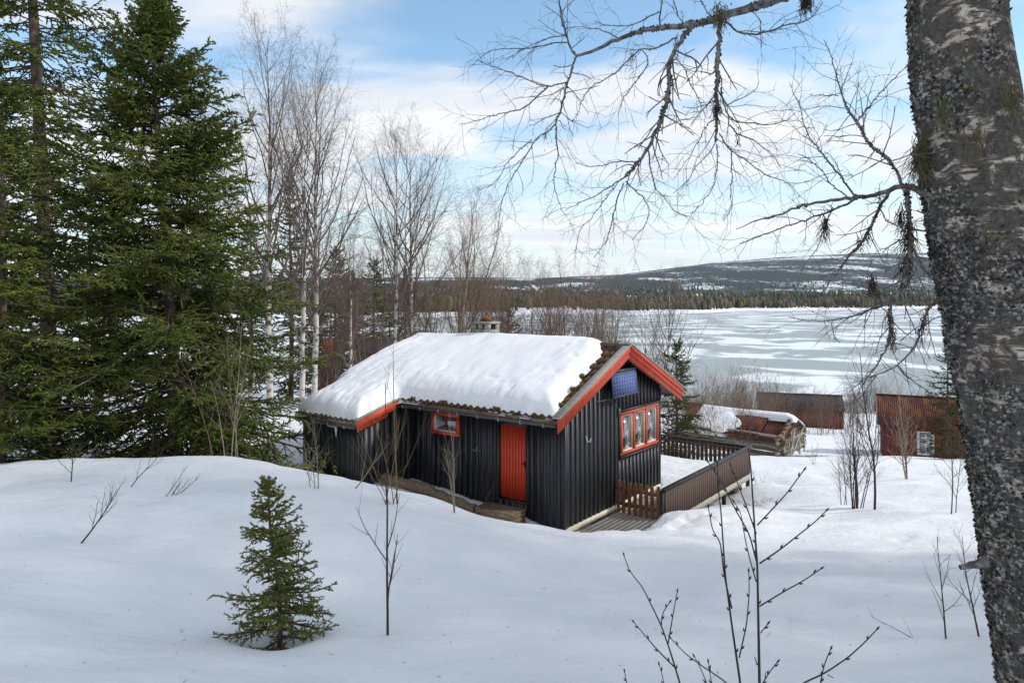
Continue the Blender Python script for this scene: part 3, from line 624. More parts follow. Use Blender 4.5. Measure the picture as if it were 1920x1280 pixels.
# pantiles: one curved tile mesh, laid where the snow leaves them bare
def tile_mesh(m_):
    n = 9; u = np.linspace(0, 1, n); h = 0.030 * np.where(u < .55, np.sin(u / .55 * np.pi), -0.35 * np.sin((u - .55) / .45 * np.pi)); V = []
    for zoff in (0.0, -0.016):
        for yv, lift in ((0.0, 0.030), (0.38, 0.0)):
            for j in range(n): V.append((u[j] * .225, yv, h[j] + lift + zoff))
    q = lambda a, b, j: [a * n + j, a * n + j + 1, b * n + j + 1, b * n + j]
    Fc = []
    for j in range(n - 1): Fc += [q(0, 1, j), q(3, 2, j), q(2, 0, j)]
    Fc += [[0, n, 3 * n, 2 * n], [n - 1, 3 * n - 1, 4 * n - 1, 2 * n - 1]]
    g = Geo(); g.add(V, Fc); return g.mesh('tile', [m_])
tmesh = [tile_mesh('tile'), tile_mesh('tile_moss')]
tang = math.atan(PITCH)
def put_tile(x, y, f, ang, moss):
    o = link('tile', tmesh[1 if random.random() < moss else 0], roof, (x + random.uniform(-.006, .006), y, f(y) - 0.045))
    o.rotation_euler = (ang + random.uniform(-.02, .02), 0, random.uniform(-.02, .02))
rows = np.arange(EY - .05, RY - .12, 0.295)
for r_i, y in enumerate(rows):
    for c in range(6):
        x = RX1 - .34 - c * 0.205
        if c < 2 + r_i * 0.45 or r_i == 0: put_tile(x, y, ztop, tang, 0.75 if r_i < 7 else 0.15)
for x in np.arange(RX1 - .34 - 6 * .205, -4.72, -0.205): put_tile(x, EY - .05, ztop, tang, 0.5)
for x in np.arange(-4.88, RX0 + .15, -0.205): put_tile(x, -2.14, zlean, math.atan(.27), 0.5)
for y in np.arange(RY + .1, 5.3, .295):    # rear slope by the verge
    o = link('tile', tmesh[0], roof, (RX1 - .12, y + .3, ztop(y + .3) - .045)); o.rotation_euler = (tang, 0, math.pi)
    o.rotation_euler = Matrix.Rotation(-tang, 4, 'X').to_3x3().to_4x4().to_euler() if False else (tang, 0, math.pi)
# ridge caps
for i in range(4):
    n = 8; a = np.linspace(-0.2, np.pi + .2, n); x0 = RX1 + .07 - i * .36; V = [(x, RY + .11 * math.cos(t), RZ - .03 + .075 * math.sin(t) + (0.012 if x == x0 else 0)) for x in (x0, x0 - .39) for t in a]
    g = Geo(); g.add(V, [[j, j + 1, n + j + 1, n + j] for j in range(n - 1)]); g.add(V[:n], [[0, j, j + 1] for j in range(1, n - 1)]); g.build('ridge_tile', 'tile' if i else 'gutter', roof)
# moss cushions on the eave tiles
for x, y in ((-4.1, EY - .02), (-3.05, EY), (-4.55, EY + .05), (-1.4, EY), (-0.5, EY + .5), (0.02, 0.35), (-0.1, .9), (0.05, -.3)):
    P = rng.normal(0, 1, (40, 3)); P = nrm(P) * rng.uniform(.5, 1, (40, 1)) * np.array([.09, .06, .035]) + np.array([x, y, ztop(y) + .015])
    g = Geo(); V, Q = tubes(np.stack([P, P + rng.normal(0, .015, P.shape), P + rng.normal(0, .02, P.shape) + [0, 0, .02]], 1), np.tile([.02, .022, .004], (40, 1)), 4); g.add(V, Q); g.build('moss', 'moss', roof)
# --- chimney
CHX, CHY = -4.55, 2.72
ch = empty('chimney'); ch.parent = cabin; g = Geo(); w, d = .31, .27
g.box((CHX - w, CHY - d, 3.55), (CHX + w, CHY + d, 4.30))
for sx in (-1, 0, 1):
    for sy in (-1, 1): g.box((CHX + sx * (w - .07) - .07, CHY + sy * (d - .07) - .07, 4.30), (CHX + sx * (w - .07) + .07, CHY + sy * (d - .07) + .07, 4.46))
g.build('shaft', 'concrete', ch)
g = Geo(); g.box((CHX - w + .05, CHY - d + .1, 4.30), (CHX + w - .05, CHY + d - .1, 4.45)); g.build('flue', 'dark', ch)
g = Geo(); g.box((CHX - w - .02, CHY - d - .02, 4.46), (CHX + w + .02, CHY + d + .02, 4.53)); g.build('cap', 'concrete', ch)
g = Geo(); V, Q = tubes(np.array([[(CHX - .22, CHY, 4.56), (CHX - .05, CHY - .02, 4.60), (CHX + .08, CHY, 4.60), (CHX + .2, CHY + .03, 4.55)]]), np.array([[.02, .075, .07, .02]]), 7); g.add(V, Q); g.build('rusty_cowl', 'rust', ch)
# --- small fittings on the walls
g = Geo(); V, Q = tubes(np.array([[(-6.05, LY - .03, 1.95), (-5.88, LY - .07, 1.96), (-5.72, LY - .09, 1.955), (-5.70, LY - .09, 1.90), (-5.70, LY - .09, 1.68)]]), np.full((1, 5), .038), 8); g.add(V, Q); g.build('vent_pipe', 'white_paint', cabin, smooth=True)
g = Geo(); V, Q = tubes(np.array([[(0.03, .88, 1.98), (0.06, .90, 1.84), (0.11, .93, 1.85), (0.12, .96, 1.93)]]), np.full((1, 4), .012), 5); g.add(V, Q); g.build('wall_hook', 'white_paint', cabin)
g = Geo(); V, Q = tubes(np.array([[(-2.55, -.03, 1.55), (-2.55, -.06, 1.47), (-2.60, -.07, 1.44), (-2.66, -.06, 1.48)]]), np.full((1, 4), .008), 5); g.add(V, Q); g.build('wall_hook', 'steel', cabin)
g = Geo(); g.box((0.024, 2.40, 2.22), (0.07, 2.50, 2.44)); g.build('meter_box', 'gutter', cabin)

# --- solar panel under the gable peak
sp_ = empty('solar_panel', CLOC, CROT); tag(sp_, 'blue solar panel on a bracket under the gable peak', 'solar panel')
m = bpy.data.materials.new('solar_cells'); m.use_nodes = True; N = m.node_tree.nodes; L = m.node_tree.links; b = N['Principled BSDF']
b.inputs['Roughness'].default_value = 0.6; b.inputs['Specular IOR Level'].default_value = 0.2; tco = N.new('ShaderNodeTexCoord'); sxp = N.new('ShaderNodeMapping'); sxp.inputs['Rotation'].default_value = (0, R(90), 0); sxp.inputs['Scale'].default_value = (1, 1, 1)
cmb = N.new('ShaderNodeCombineXYZ'); spx = N.new('ShaderNodeSeparateXYZ'); L.new(tco.outputs['Generated'], spx.inputs[0]); L.new(spx.outputs[1], cmb.inputs[0]); L.new(spx.outputs[2], cmb.inputs[1])
br = N.new('ShaderNodeTexBrick'); br.offset = 0; br.inputs['Scale'].default_value = 1; br.inputs['Mortar Size'].default_value = 0.006; br.inputs['Brick Width'].default_value = 1 / 9; br.inputs['Row Height'].default_value = 1 / 6
br.inputs['Color1'].default_value = (0.045, 0.08, 0.23, 1); br.inputs['Color2'].default_value = (0.06, 0.105, 0.28, 1); br.inputs['Mortar'].default_value = (0.25, 0.30, 0.42, 1)
L.new(cmb.outputs[0], br.inputs['Vector']); L.new(br.outputs[0], b.inputs['Base Color']); MATS['solar'] = m
pm_ = Matrix.Translation((0.27, 2.33, 3.10)) @ Matrix.Rotation(R(-5), 4, 'Y')
def solar_box(name, lo, hi, mt):
    g = Geo(); g.box(lo, hi); o = g.build(name, mt, sp_); o.matrix_local = pm_; return o
solar_box('cell_sheet', (0, -.61, -.28), (0.012, .61, .28), 'solar')
g = Geo(); 
for a, c in (((-.02, -.64, -.31), (.018, .64, -.282)), ((-.02, -.64, .282), (.018, .64, .31)), ((-.02, -.64, -.282), (.018, -.612, .282)), ((-.02, .612, -.282), (.018, .64, .282))): g.box(a, c)
o = g.build('frame', 'gutter', sp_); o.matrix_local = pm_
solar_box('backing', (-.018, -.61, -.28), (-0.002, .61, .28), 'dark')
g = Geo(); V, Q = tubes(np.array([[(0.02, 1.9, 2.95), (.15, 1.92, 2.84), (.27, 1.95, 2.80)], [(0.02, 2.8, 2.95), (.15, 2.8, 2.84), (.27, 2.8, 2.80)], [(0.03, 1.35, 2.72), (.2, 1.7, 2.76), (.27, 2.3, 2.77)], [(0.03, 1.9, 2.75), (0.05, 2.1, 2.6), (0.045, 2.4, 2.46)]]), np.full((4, 3), .011), 5); g.add(V, Q); g.box((0.0, 1.75, 3.42), (.30, 2.9, 3.445)); g.build('bracket', 'gutter', sp_)

# --- the snow on the roof: a thick blanket with rounded edges
sx_ = np.arange(-7.45, 0.55, 0.045); sy_ = np.arange(-2.35, 5.75, 0.045); X, Y = np.meshgrid(sx_, sy_)
base = np.where(Y > -0.60, RZ + .04 - PITCH * np.sqrt((Y - RY) ** 2 + .2 ** 2), 2.66 + 0.27 * (Y + 0.6))
chord = RZ - (RZ - 2.26) / (RY + 2.1) * (RY - Y)          # snow fills the bend between the two pitches
fillw = np.clip((-X - 3.3) / 1.7, 0, 1); fillw = fillw * fillw * (3 - 2 * fillw)
fill = np.where(Y < RY, np.maximum(chord - base, 0), 0) * fillw
right = 0.14 - 0.16 * (Y + .7) + 0.10 * np.clip(Y - 1.2, 0, 2) ** 1.0 + 0.12 * fbm(Y * 1.7, Y * 0 + 3, 5)
right = np.where(Y > 1.9, right - 0.22 * (Y - 1.9), right)
low_m = -0.69 + 0.10 * fbm(X * 1.9, X * 0 + 1, 5); low_l = -2.06 + 0.05 * fbm(X * 1.5, X * 0 + 7, 3)
# signed distance (approximate) to the outline: an L in plan
d_main = np.minimum.reduce([right - X, X + 7.24, Y - low_m, 5.5 - Y])
d_lean = np.minimum.reduce([-4.60 + 0.12 * (Y + .6) * 0 - X + .02 * fbm(Y * 2, Y * 0, 2), X + 7.0, Y - low_l, 1.0 - Y])
d = 0.10 * np.logaddexp(d_main / 0.10, d_lean / 0.10) - 0.012
T = 0.33 + 0.03 * fbm(X * 1.1, Y * .35 + 3, 3) + 0.05 * fbm(X / 1.3, Y / 1.1, 3) - 0.10 * np.exp(-((Y - RY) / 0.9) ** 2) * 1.0
T = T - 0.10 * np.clip((-X - 3.8) / 2.5, 0, 1) * np.exp(-((Y - RY) / 1.4) ** 2)
# snow bridges the bend between the two pitches
T = T + fill
wd_ = 0.42 + .35 * np.exp(-((X + 4.5) / .7) ** 2) * (Y < .2); q = np.clip(d / wd_, 0, 1); prof = (1 - (1 - q) ** 2.3) ** (1 / 1.8)
Z = base - 0.02 + T * prof + 0.02 * fbm(X * 3.5, Y * 0.9, 4) * prof + 0.03 * fbm(X * 5.5, Y * 2.0, 3) * prof * np.clip(1.2 - d, 0, 1)
Z = Z - 0.08 * np.clip(fbm(X * 6.5 + 3, Y * 4.0, 3) - .12, 0, 1) * np.clip(1.5 - d, 0, 1) * prof
Z = np.where(d < 0, base - 0.06 , Z)
g = Geo(); ii = np.arange(X.size).reshape(X.shape); Fq = np.stack([ii[:-1, :-1], ii[:-1, 1:], ii[1:, 1:], ii[1:, :-1]], -1).reshape(-1, 4)
okf = (d.ravel()[Fq] > -0.03).any(1) 
V = np.stack([X, Y, Z], -1).reshape(-1, 3); Fq = Fq[okf]; used = np.unique(Fq); mpi = np.full(len(V), -1); mpi[used] = np.arange(len(used))
g.add(V[used], mpi[Fq])
tag(g.build('roof_snow', 'roof_snow', None, smooth=True, loc=CLOC, rotz=CROT), "thick rounded blanket of snow lying on the black cabin's roof", 'snow', kind='stuff')

# --- deck beside the window gable
deck = empty('deck', CLOC, CROT); tag(deck, 'brown boarded wooden deck wrapping the cabin\'s window end', 'deck')
DF = -0.14; DXE, DYE = 1.30, 8.45
g = Geo(); g.box((0, 0, -.028), (0.112, 1, 0)); 
for i, x in enumerate(np.arange(0.055, DXE - .1, 0.122)):
    g = Geo(); g.box((x, 0.55, DF - .03), (x + .112, DYE, DF + random.uniform(-.002, .004))); g.build('plank', 'grey_wood', deck)
for i, y in enumerate(np.arange(4.98, DYE - .1, 0.122)):
    g = Geo(); g.box((-3.2, y, DF - .03), (0.045, y + .112, DF + random.uniform(-.002, .004))); g.build('plank', 'grey_wood', deck)
# outer railing panel: upright boards under a dark rail
PZ0, PZ1 = -0.20, 0.60
panel = empty('railing'); panel.parent = deck; nb = 44; ys = np.linspace(2.36, DYE, nb + 1); bw = ys[1] - ys[0]
g = Geo(); g.hexa(np.array([(0, .004, 0), (.022, .009, 0), (.022, bw - .014, 0), (0, bw - .006, 0), (0, .004, PZ1 - PZ0), (.022, .009, PZ1 - PZ0), (.022, bw - .014, PZ1 - PZ0), (0, bw - .006, PZ1 - PZ0)])); bm_ = g.mesh('board', ['deck_brown'])
for y in ys[:-1]: link('board', bm_, panel, (DXE + .03, y, PZ0 + random.uniform(-.008, .004)))
g = Geo(); g.box((DXE - .03, 2.30, PZ1), (DXE + .10, DYE + .12, PZ1 + .045)); g.build('top_rail', 'rail_dark', panel)
g = Geo(); g.box((DXE - .015, 2.36, PZ1 - .16), (DXE + .028, DYE, PZ1 - .07)); g.box((DXE - .015, 2.36, PZ0 + .06), (DXE + .028, DYE, PZ0 + .15)); g.build('rail', 'deck_brown', panel)
for y in (2.33, 4.4, 6.4, DYE - .02): g = Geo(); g.box((DXE - .07, y - .03, -0.75), (DXE + .024, y + .06, PZ1 - .004)); g.build('post', 'rail_dark', panel)
back = empty('railing'); back.parent = deck
xs = np.arange(DXE - .12, -3.2, -0.145); g = Geo(); g.box((0, 0, 0), (.098, .022, PZ1 - PZ0)); bm2 = g.mesh('board', ['deck_brown'])
for x in xs: link('board', bm2, back, (x, DYE + .03, PZ0))
g = Geo(); g.box((-3.2, DYE - .03, PZ1), (DXE - .035, DYE + .10, PZ1 + .045)); g.build('top_rail', 'rail_dark', back)
g = Geo(); g.box((-3.2, DYE - .012, PZ1 - .12), (DXE - .035, DYE + .028, PZ1 - .05)); g.box((-3.2, DYE - .012, PZ0 + .04), (DXE - .035, DYE + .028, PZ0 + .12)); g.build('rail', 'deck_brown', back)
# beams and stumps under the deck
g = Geo(); g.box((DXE - .04, 2.7, DF - .26), (DXE + .028, DYE + .02, DF - .075)); g.build('beam', 'pale_timber', deck)
g = Geo(); g.box((-3.2, DYE - .08, DF - .26), (DXE - .05, DYE - .02, DF - .04)); g.build('beam', 'pale_timber', deck)
for x, y in ((DXE - .10, 7.6), (DXE - .1, 5.4), (-1.2, 8.3)): g = Geo(); g.box((x - .16, y - .16, DF - 1.5), (x + .12, y + .16, DF - .262)); g.build('post', 'old_wood', deck)
# snow lying on the deck behind the cabin corner
X, Y = np.meshgrid(np.linspace(-3.1, 1.27, 90), np.linspace(3.5, 8.42, 100))
dd = np.minimum.reduce([1.26 - X, 8.41 - Y, np.maximum(Y - 4.75 - 0.5 * np.clip(X, 0, 2), -0.1)]) + .08 * fbm(X * 2, Y * 2, 3)
Z = DF - 0.01 + 0.26 * np.clip(dd / .55, 0, 1) ** 0.6 + 0.06 * fbm(X * 1.5, Y * 1.5, 4) * np.clip(dd, 0, 1) - np.where(dd < 0, .05, 0)
Z = np.where((X < 0.04) & (Y < 4.95), DF - .06, Z)
g = Geo(); ii = np.arange(X.size).reshape(X.shape); g.add(np.stack([X, Y, Z], -1), np.stack([ii[:-1, :-1], ii[:-1, 1:], ii[1:, 1:], ii[1:, :-1]], -1).reshape(-1, 4))
tag(g.build('deck_snow', 'snow', None, smooth=True, loc=CLOC, rotz=CROT), 'lumpy snow left lying on the deck inside the railing', 'snow', kind='stuff')
# --- picket gate between wall and railing
gate = empty('picket_gate', CLOC, CROT); tag(gate, 'low brown picket gate between the cabin wall and the railing', 'gate')
n = 8; g = Geo(); pw = .088; hh = .84
pts = [(0, 0), (pw, 0), (pw, hh - .04), (pw * .8, hh - .01), (pw * .5, hh), (pw * .2, hh - .01), (0, hh - .04)]
g.prism(pts, 1, -.011, .011); pk = g.mesh('picket', ['picket_brown'])
for i in range(n): o = link('picket', pk, gate, (.06 + i * .155, 2.30, -.16 + random.uniform(-.012, .012))); o.rotation_euler = (0, random.uniform(-.012, .012), 0)
for z in (.05, .42): g = Geo(); g.box((.05, 2.312, z), (1.24, 2.345, z + .085)); g.build('rail', 'picket_brown', gate)
g = Geo(); g.box((.02, 2.28, .10), (.10, 2.286, .13)); g.box((.02, 2.28, .46), (.10, 2.286, .49)); g.build('hinge', 'dark', gate)

# --- wooden step under the door, fallen log along the wall
step = empty('wooden_step', tuple(cab(-1.35, -0.60, 0.19)), CROT + R(2)); tag(step, 'weathered wooden step box below the red door', 'step')
for i in range(4): g = Geo(); g.box((-.55, -.26 + i * .135, .17), (.52, -.26 + i * .135 + .125, .205 + random.uniform(-.006, .006))); g.build('plank', 'old_wood', step)
for z in (-.12, -.02, .078): g = Geo(); g.box((-.53, -.262, z), (.50, -.232, z + .088)); g.build('board', 'old_wood', step)
for z in (-.12, -.02, .078): g = Geo(); g.box((.49, -.23, z), (.515, .25, z + .088)); g.build('board', 'old_wood', step)
g = Geo(); g.box((.38, -.2, -.3), (.46, -.1, .168)); g.box((-.5, -.2, -.3), (-.4, -.1, .168)); g.box((.38, .12, -.3), (.46, .2, .168)); g.build('leg', 'old_wood', step)
P = np.array([cab(-2.1, -0.62, .22), cab(-2.7, -.75, .36), cab(-3.3, -.85, .50), cab(-4.0, -1.02, .60), cab(-4.6, -1.25, .66)]); Pi = np.stack([np.interp(np.linspace(0, 4, 14), np.arange(5), P[:, k]) for k in range(3)], 1)
g = Geo(); V, Q = tubes((Pi + rng.normal(0, .012, Pi.shape))[None], (np.linspace(.11, .15, 14) * rng.uniform(.85, 1.15, 14))[None], 9); g.add(V, Q); g.add(V[:9], [[0, j + 1, j] for j in range(1, 8)])
tag(g.build('log', 'old_wood', smooth=True), 'rough grey-brown log lying in the snow along the black wall', 'log')
P = np.array([cab(-5.1, -2.05, .60), cab(-5.7, -2.0, .66), cab(-6.5, -1.95, .72)])
g = Geo(); V, Q = tubes(P[None], np.array([[.07, .085, .08]]), 7); g.add(V, Q); tag(g.build('log', 'grey_wood', smooth=True), "short grey log at the foot of the lean-to's black wall", 'log')
# ------------------------------------------------------------ trees
def spruce(name, H, wtop, wk, low, nwh, n2, n3, leaf, r0, lean=(0, 0), sparse=1.0, needles=0, base_droop=-0.25, mat_n='needle', stretch=1.0, power=0.5, bare=0.0, nper=7, spin_r=0.016):
    """H height, crown half-width = wk*(distance below top)**power; low = height of the lowest branches; returns an Empty with trunk and crown"""
    root = empty(name)
    K = 14; t = np.linspace(0, 1, K); tp = np.stack([lean[0] * t * H + 0.05 * np.sin(t * 5), lean[1] * t * H + .04 * np.cos(t * 4), t * H - .3 * (1 - t)], 1)[None]
    tr = (r0 * (1 - t) ** 0.85 + 0.008)[None]
    g = Geo(); V, Q = tubes(tp, tr, 9); g.add(V, Q); g.build('trunk', 'spruce_bark', root, smooth=True)
    n1 = nwh * nper
    h = low + (H * 0.985 - low) * np.clip((np.repeat(np.arange(nwh), nper) + rng.uniform(-.25, .45, n1)) / nwh, 0, 1) ** 0.92
    h = np.clip(h, low * .8, H * .985); az = rng.random(n1) * 2 * np.pi
    dist = H - h; L = (wk * dist ** power) * rng.uniform(0.62, 1.12, n1) * np.interp(dist / H, [0, .02, .8, 1], [.6, 1, 1, .8])
    el = np.interp(dist / H, [0, .08, .3, .7, 1], [62, 42, 12, -8, -18]) + rng.normal(0, 7, n1)
    el = np.radians(el); d = np.stack([np.cos(el) * np.cos(az), np.cos(el) * np.sin(az), np.sin(el)], 1)
    p0, _ = sample(np.repeat(tp, n1, 0), h / H)
    up = np.interp(dist / H, [0, .3, 1], [.25, .35, .45])
    B = grow(p0, d, L, 7, 0.0, 0.05)
    # droop in the middle, tips turning up
    s = np.linspace(0, 1, 7)[None, :]; B[:, :, 2] += (L[:, None]) * (base_droop * np.interp(dist / H, [0, .2, 1], [0, .5, 1])[:, None] * (s ** 1.3) + up[:, None] * .45 * s ** 3.2)
    Rb = (0.006 + 0.011 * L)[:, None] * np.linspace(1, .25, 7)[None]
    kp = rng.random(n1) < sparse; B, Rb, L = B[kp], Rb[kp], L[kp]
    g = Geo(); V, Q = tubes(B, Rb, 4); g.add(V, Q, 0)
    C2, R2 = spawn(B, Rb, n2, 0.12 + bare, 0.99, (42, 68), 0.36, 5, -0.10, 0.07, 0.5, .4, .002, prof=lambda q: np.interp(q, [0, .25, .55, 1], [.7, 1.0, .85, .28]), planar=0.35)
    V, Q = tubes(C2, R2, 3); g.add(V, Q, 0)
    # shoots: on the branchlets and along the outer branches themselves, each a needle-covered spindle
    C3, R3 = spawn(C2, R2, n3, 0.10, 0.98, (32, 62), 0.31, 3, -0.06, 0.08, 1, 1, .002, prof=lambda q: np.interp(q, [0, .4, 1], [1.1, 1, .55]), planar=0.8)
    tips = C2[:, 1:, :][:, ::1]; ends = np.concatenate([C2[:, [1, 2, 4]], C2[:, [0, 1, 2]]]); be = np.concatenate([B[:, [4, 5, 6]], B[:, [2, 3, 4]]])
    A = np.concatenate([C3, ends, be]); ln = plen(A)
    spin = np.stack([np.full(len(A), .55), np.full(len(A), 1.0), np.full(len(A), .12)], 1) * leaf * rng.uniform(.75, 1.25, (len(A), 1))
    if needles:
        V, Q = tubes(A, spin * .55, 4); g.add(V, Q, 1)
        nn = np.maximum((ln / 0.0042 * needles).astype(int), 6); ix = np.repeat(np.arange(len(A)), nn); tt = rng.random(len(ix)); p, tg = sample(A[ix], tt)
        u = nrm(rng.normal(0, 1, (len(ix), 3))); u = nrm(u - (u * tg).sum(1, keepdims=True) * tg); dn = nrm(tg * .75 + u)
        w = nrm(np.cross(dn, rng.normal(0, 1, dn.shape))) * 0.0019; nl = rng.uniform(.012, .020, (len(ix), 1))
        V = np.stack([p - w, p + w, p + dn * nl], 1); g.add(V, np.arange(len(ix) * 3).reshape(-1, 3), 1)
    else:
        V, Q = spindles(A, spin[:, 1] * 1.08); g.add(V, Q, 1)
    g.build('crown', ['spruce_bark', mat_n], root)
    return root
def place(o, p, rz=0.0, s=1.0):
    o.location = tuple(float(c) for c in p); o.rotation_euler = (0, 0, rz); o.scale = (s, s, s); return o

# the big spruce left of the cabin
pA = at(330, 872, 17.0); pA[2] = gz(pA[0], pA[1]) - .05
tA = spruce('spruce_tree', 11.45, 0, 1.13, 0.5, 37, 20, 10, 0.0195, 0.17, lean=(-0.05, 0), power=.55, nper=8); place(tA, pA)
tag(tA, 'big broad spruce with dense dark green boughs beside the cabin\'s lean-to', 'spruce tree')
# the taller, thinner one behind it at the picture's left
pB = foot(100, 21.0); tB = spruce('spruce_tree', 24.0, 0, 0.70, 1.4, 58, 14, 8, 0.024, 0.24, lean=(-0.045, 0), sparse=.9, base_droop=-.55, bare=.10, power=.45, nper=6); place(tB, pB, 1.0)
tag(tB, 'tall sparse spruce with bare grey trunk showing, behind the big one at left', 'spruce tree')
pC = foot(2, 15.0); tC = spruce('spruce_tree', 8.2, 0, 1.05, 0.7, 24, 14, 7, 0.020, 0.14); place(tC, pC, 2.0)
tag(tC, 'dark spruce cut off by the left edge of the picture', 'spruce tree')
# low young spruces under the big one
ys_ = spruce('young_spruce', 2.6, 0, .62, .12, 12, 10, 6, 0.016, .03); place(ys_, foot(420, 15.9) + np.array([0, 0, -.1]), .4)
tag(ys_, 'bushy young spruce in front of the big spruce\'s trunk, right side', 'spruce tree', 'young spruces')
yb = copy_tree(ys_); place(yb, foot(285, 16.0) + np.array([0, 0, -.25]), 2.2, .72); yb['label'] = 'low spruce bush half buried in snow left of the big spruce\'s trunk'
# background spruces share two crowns
bgs = [spruce('spruce_tree', 11.0, 0, 0.62, 0.8, 26, 8, 5, 0.030, .13, mat_n='needle_far', nper=6), spruce('spruce_tree', 8.0, 0, 0.85, 0.4, 22, 8, 5, 0.030, .1, mat_n='needle_far', nper=6)]
used_bg = [False, False]
def bg_spruce(k, px, Y, top, label, rz, dz=0.0, group='spruces behind the cabin'):
    p = foot(px, Y); H = (560 - top) / F * Y - p[2]
    o = bgs[k] if not used_bg[k] else copy_tree(bgs[k]); used_bg[k] = True
    place(o, p + np.array([0, 0, dz]), rz, H / (11.0 if k == 0 else 8.0)); tag(o, label, 'spruce tree', group); return o
bg_spruce(0, 545, 36, 335, 'slim pointed dark spruce between the two nearest birches, behind the cabin', .3)
bg_spruce(0, 470, 40, 380, 'slim spruce half hidden behind the big spruce\'s right side', 1.3)
bg_spruce(1, 628, 44, 462, 'olive green spruce right of the red structure beyond the snowy roof', 2.1)
bg_spruce(1, 590, 50, 500, 'low spruce behind the twin birch trunks, left of the red structure', .9)
bg_spruce(1, 700, 46, 484, 'spruce behind the dark hut roof, left of the right-hand birches', 1.9)
bg_spruce(0, 760, 55, 500, 'narrow far spruce showing between the two right-hand birch trunks', 2.9)
bg_spruce(1, 660, 60, 506, 'small far spruce just left of the one behind the hut', 3.9)
bg_spruce(1, 955, 47, 575, 'low spruce top showing right of the chimney', .2)
bg_spruce(1, 730, 48, 548, 'short spruce crown showing low above the snowy roof\'s left end', 3.3)
bg_spruce(0, 395, 30, 430, 'spruce whose trunk shows through gaps in the big spruce', 5.0)
bg_spruce(0, 210, 34, 300, 'background spruce seen between the two tall spruces at left', 4.0)
bg_spruce(1, 40, 30, 480, 'background spruce low at the far left behind the sparse one', 4.4)
bg_spruce(1, 1268, 24.5, 636, 'single small green spruce right behind the cabin\'s window end', .7, group='small spruces by the sheds')
bg_spruce(1, 1776, 30, 645, 'dark green spruce half hidden by the near birch trunk, beside the red shed', .7, group='small spruces by the sheds')
# the little spruce in the foreground, needle by needle
sm = spruce('young_spruce', 1.76, 0, .54, .05, 18, 11, 5, 0.012, .022, needles=.6, mat_n='needle_small', base_droop=-.2, power=.62, spin_r=.01, nper=7)
place(sm, (sp[0], sp[1], gz(sp[0], sp[1]) + .02)); tag(sm, 'little spruce standing alone in the snow in the foreground', 'spruce tree')

# ---- bare trees
def bare_tree(name, H, r0, nb, spread, dens=(9, 7, 4), bark='birch_bark', tw='twig_far', low=.22, up=.5, wob=.03, stems=1, lean=0.0, fork=None, ang=(28, 50), fine=.004, crown_w=.36):
    root = empty(name); gt = Geo(); gc = Geo(); K = 14; t = np.linspace(0, 1, K)
    for s in range(stems):
        hs = H * (1 if s == 0 else rng.uniform(.75, .97)); dx = (0 if stems == 1 else rng.uniform(-.35, .35)); a = rng.random() * 6.28; ln = lean + (0 if stems == 1 else rng.uniform(.05, spread))
        tp = np.stack([dx + np.cos(a) * ln * hs * t ** 1.3 + np.cumsum(rng.normal(0, wob, K)), dx * .5 + np.sin(a) * ln * hs * t ** 1.3 + np.cumsum(rng.normal(0, wob, K)), t * hs - .2], 1)[None]
        rs = r0 * (1 if s == 0 else .8)
        tr = (rs * (1 - t * .97) ** 0.9 + .004)[None]; V, Q = tubes(tp, tr, 8); gt.add(V, Q)
        B, Rb = spawn(tp, tr, nb, low, .97, ang, crown_w, 8, up, .09, .5, .25, .004, prof=lambda q: np.interp(q, [low, .4, .7, 1], [.75, 1.0, .75, .3]))
        V, Q = tubes(B, Rb, 5); gc.add(V, Q)
        C, Rc = spawn(B, Rb, dens[0], .15, .98, (25, 50), .42, 6, up * .4, .10, .55, .3, .0032, prof=lambda q: np.interp(q, [0, .5, 1], [1, .9, .45])); V, Q = tubes(C, Rc, 3); gc.add(V, Q)
        D, Rd = spawn(C, Rc, dens[1], .12, .98, (22, 48), .48, 4, -.15, .10, .6, .4, fine * .7); V, Q = tubes(D, Rd, 3); gc.add(V, Q)
        if dens[2]:
            E, Re = spawn(D, Rd, dens[2], .15, .98, (20, 45), .55, 3, -.25, .08, .7, .5, fine * .5); V, Q = tubes(E, Re, 3); gc.add(V, Q)
    gt.build('trunk', bark, root, smooth=True); gc.build('crown', tw, root)
    return root
bt = [bare_tree('birch_tree', 14.0, .125, 30, 0, (8, 7, 2)), bare_tree('birch_tree', 12.0, .11, 26, 0, (8, 7, 2), crown_w=.40), bare_tree('alder_tree', 8.5, .07, 16, .28, (8, 6, 2), bark='grey_bark', tw='twig_brown', stems=5, low=.15, up=.6)]
H0 = [14.0, 12.0, 8.5]; used_bt = [False] * 3
def bg_tree(k, px, Y, top, label, rz, group, cat='birch tree', name=None):
    p = foot(px, Y); H = (560 - top) / F * Y - p[2]; o = bt[k] if not used_bt[k] else copy_tree(bt[k]); used_bt[k] = True
    if name: o.name = name
    place(o, p, rz, H / H0[k]); tag(o, label, cat, group); return o
G1 = 'bare birches behind the cabin'
bg_tree(0, 505, 30, 58, 'tallest bare birch, white trunk just right of the big spruce', .2, G1)
bg_tree(1, 562, 27, 165, 'bare birch with white trunk nearest the big spruce\'s right edge, left of a twin pair', 1.4, G1)
bg_tree(0, 588, 28, 108, 'dense bare birch, right one of the twin trunks above the snowy roof\'s left end', 2.7, G1)
bg_tree(1, 742, 32, 248, 'bare birch with white trunk, left one of the right-hand pair behind the roof', 3.3, G1)
bg_tree(0, 776, 33, 245, 'bare birch with white trunk, right one of the right-hand pair behind the roof', 4.4, G1)
bg_tree(1, 360, 26, 170, 'bare birch top showing behind the big spruce\'s right shoulder', 5.1, G1)
bg_tree(1, 655, 31, 420, 'smaller bare tree with pale stem just right of the red structure', .9, G1)
G2 = 'bare alders behind the cabin'
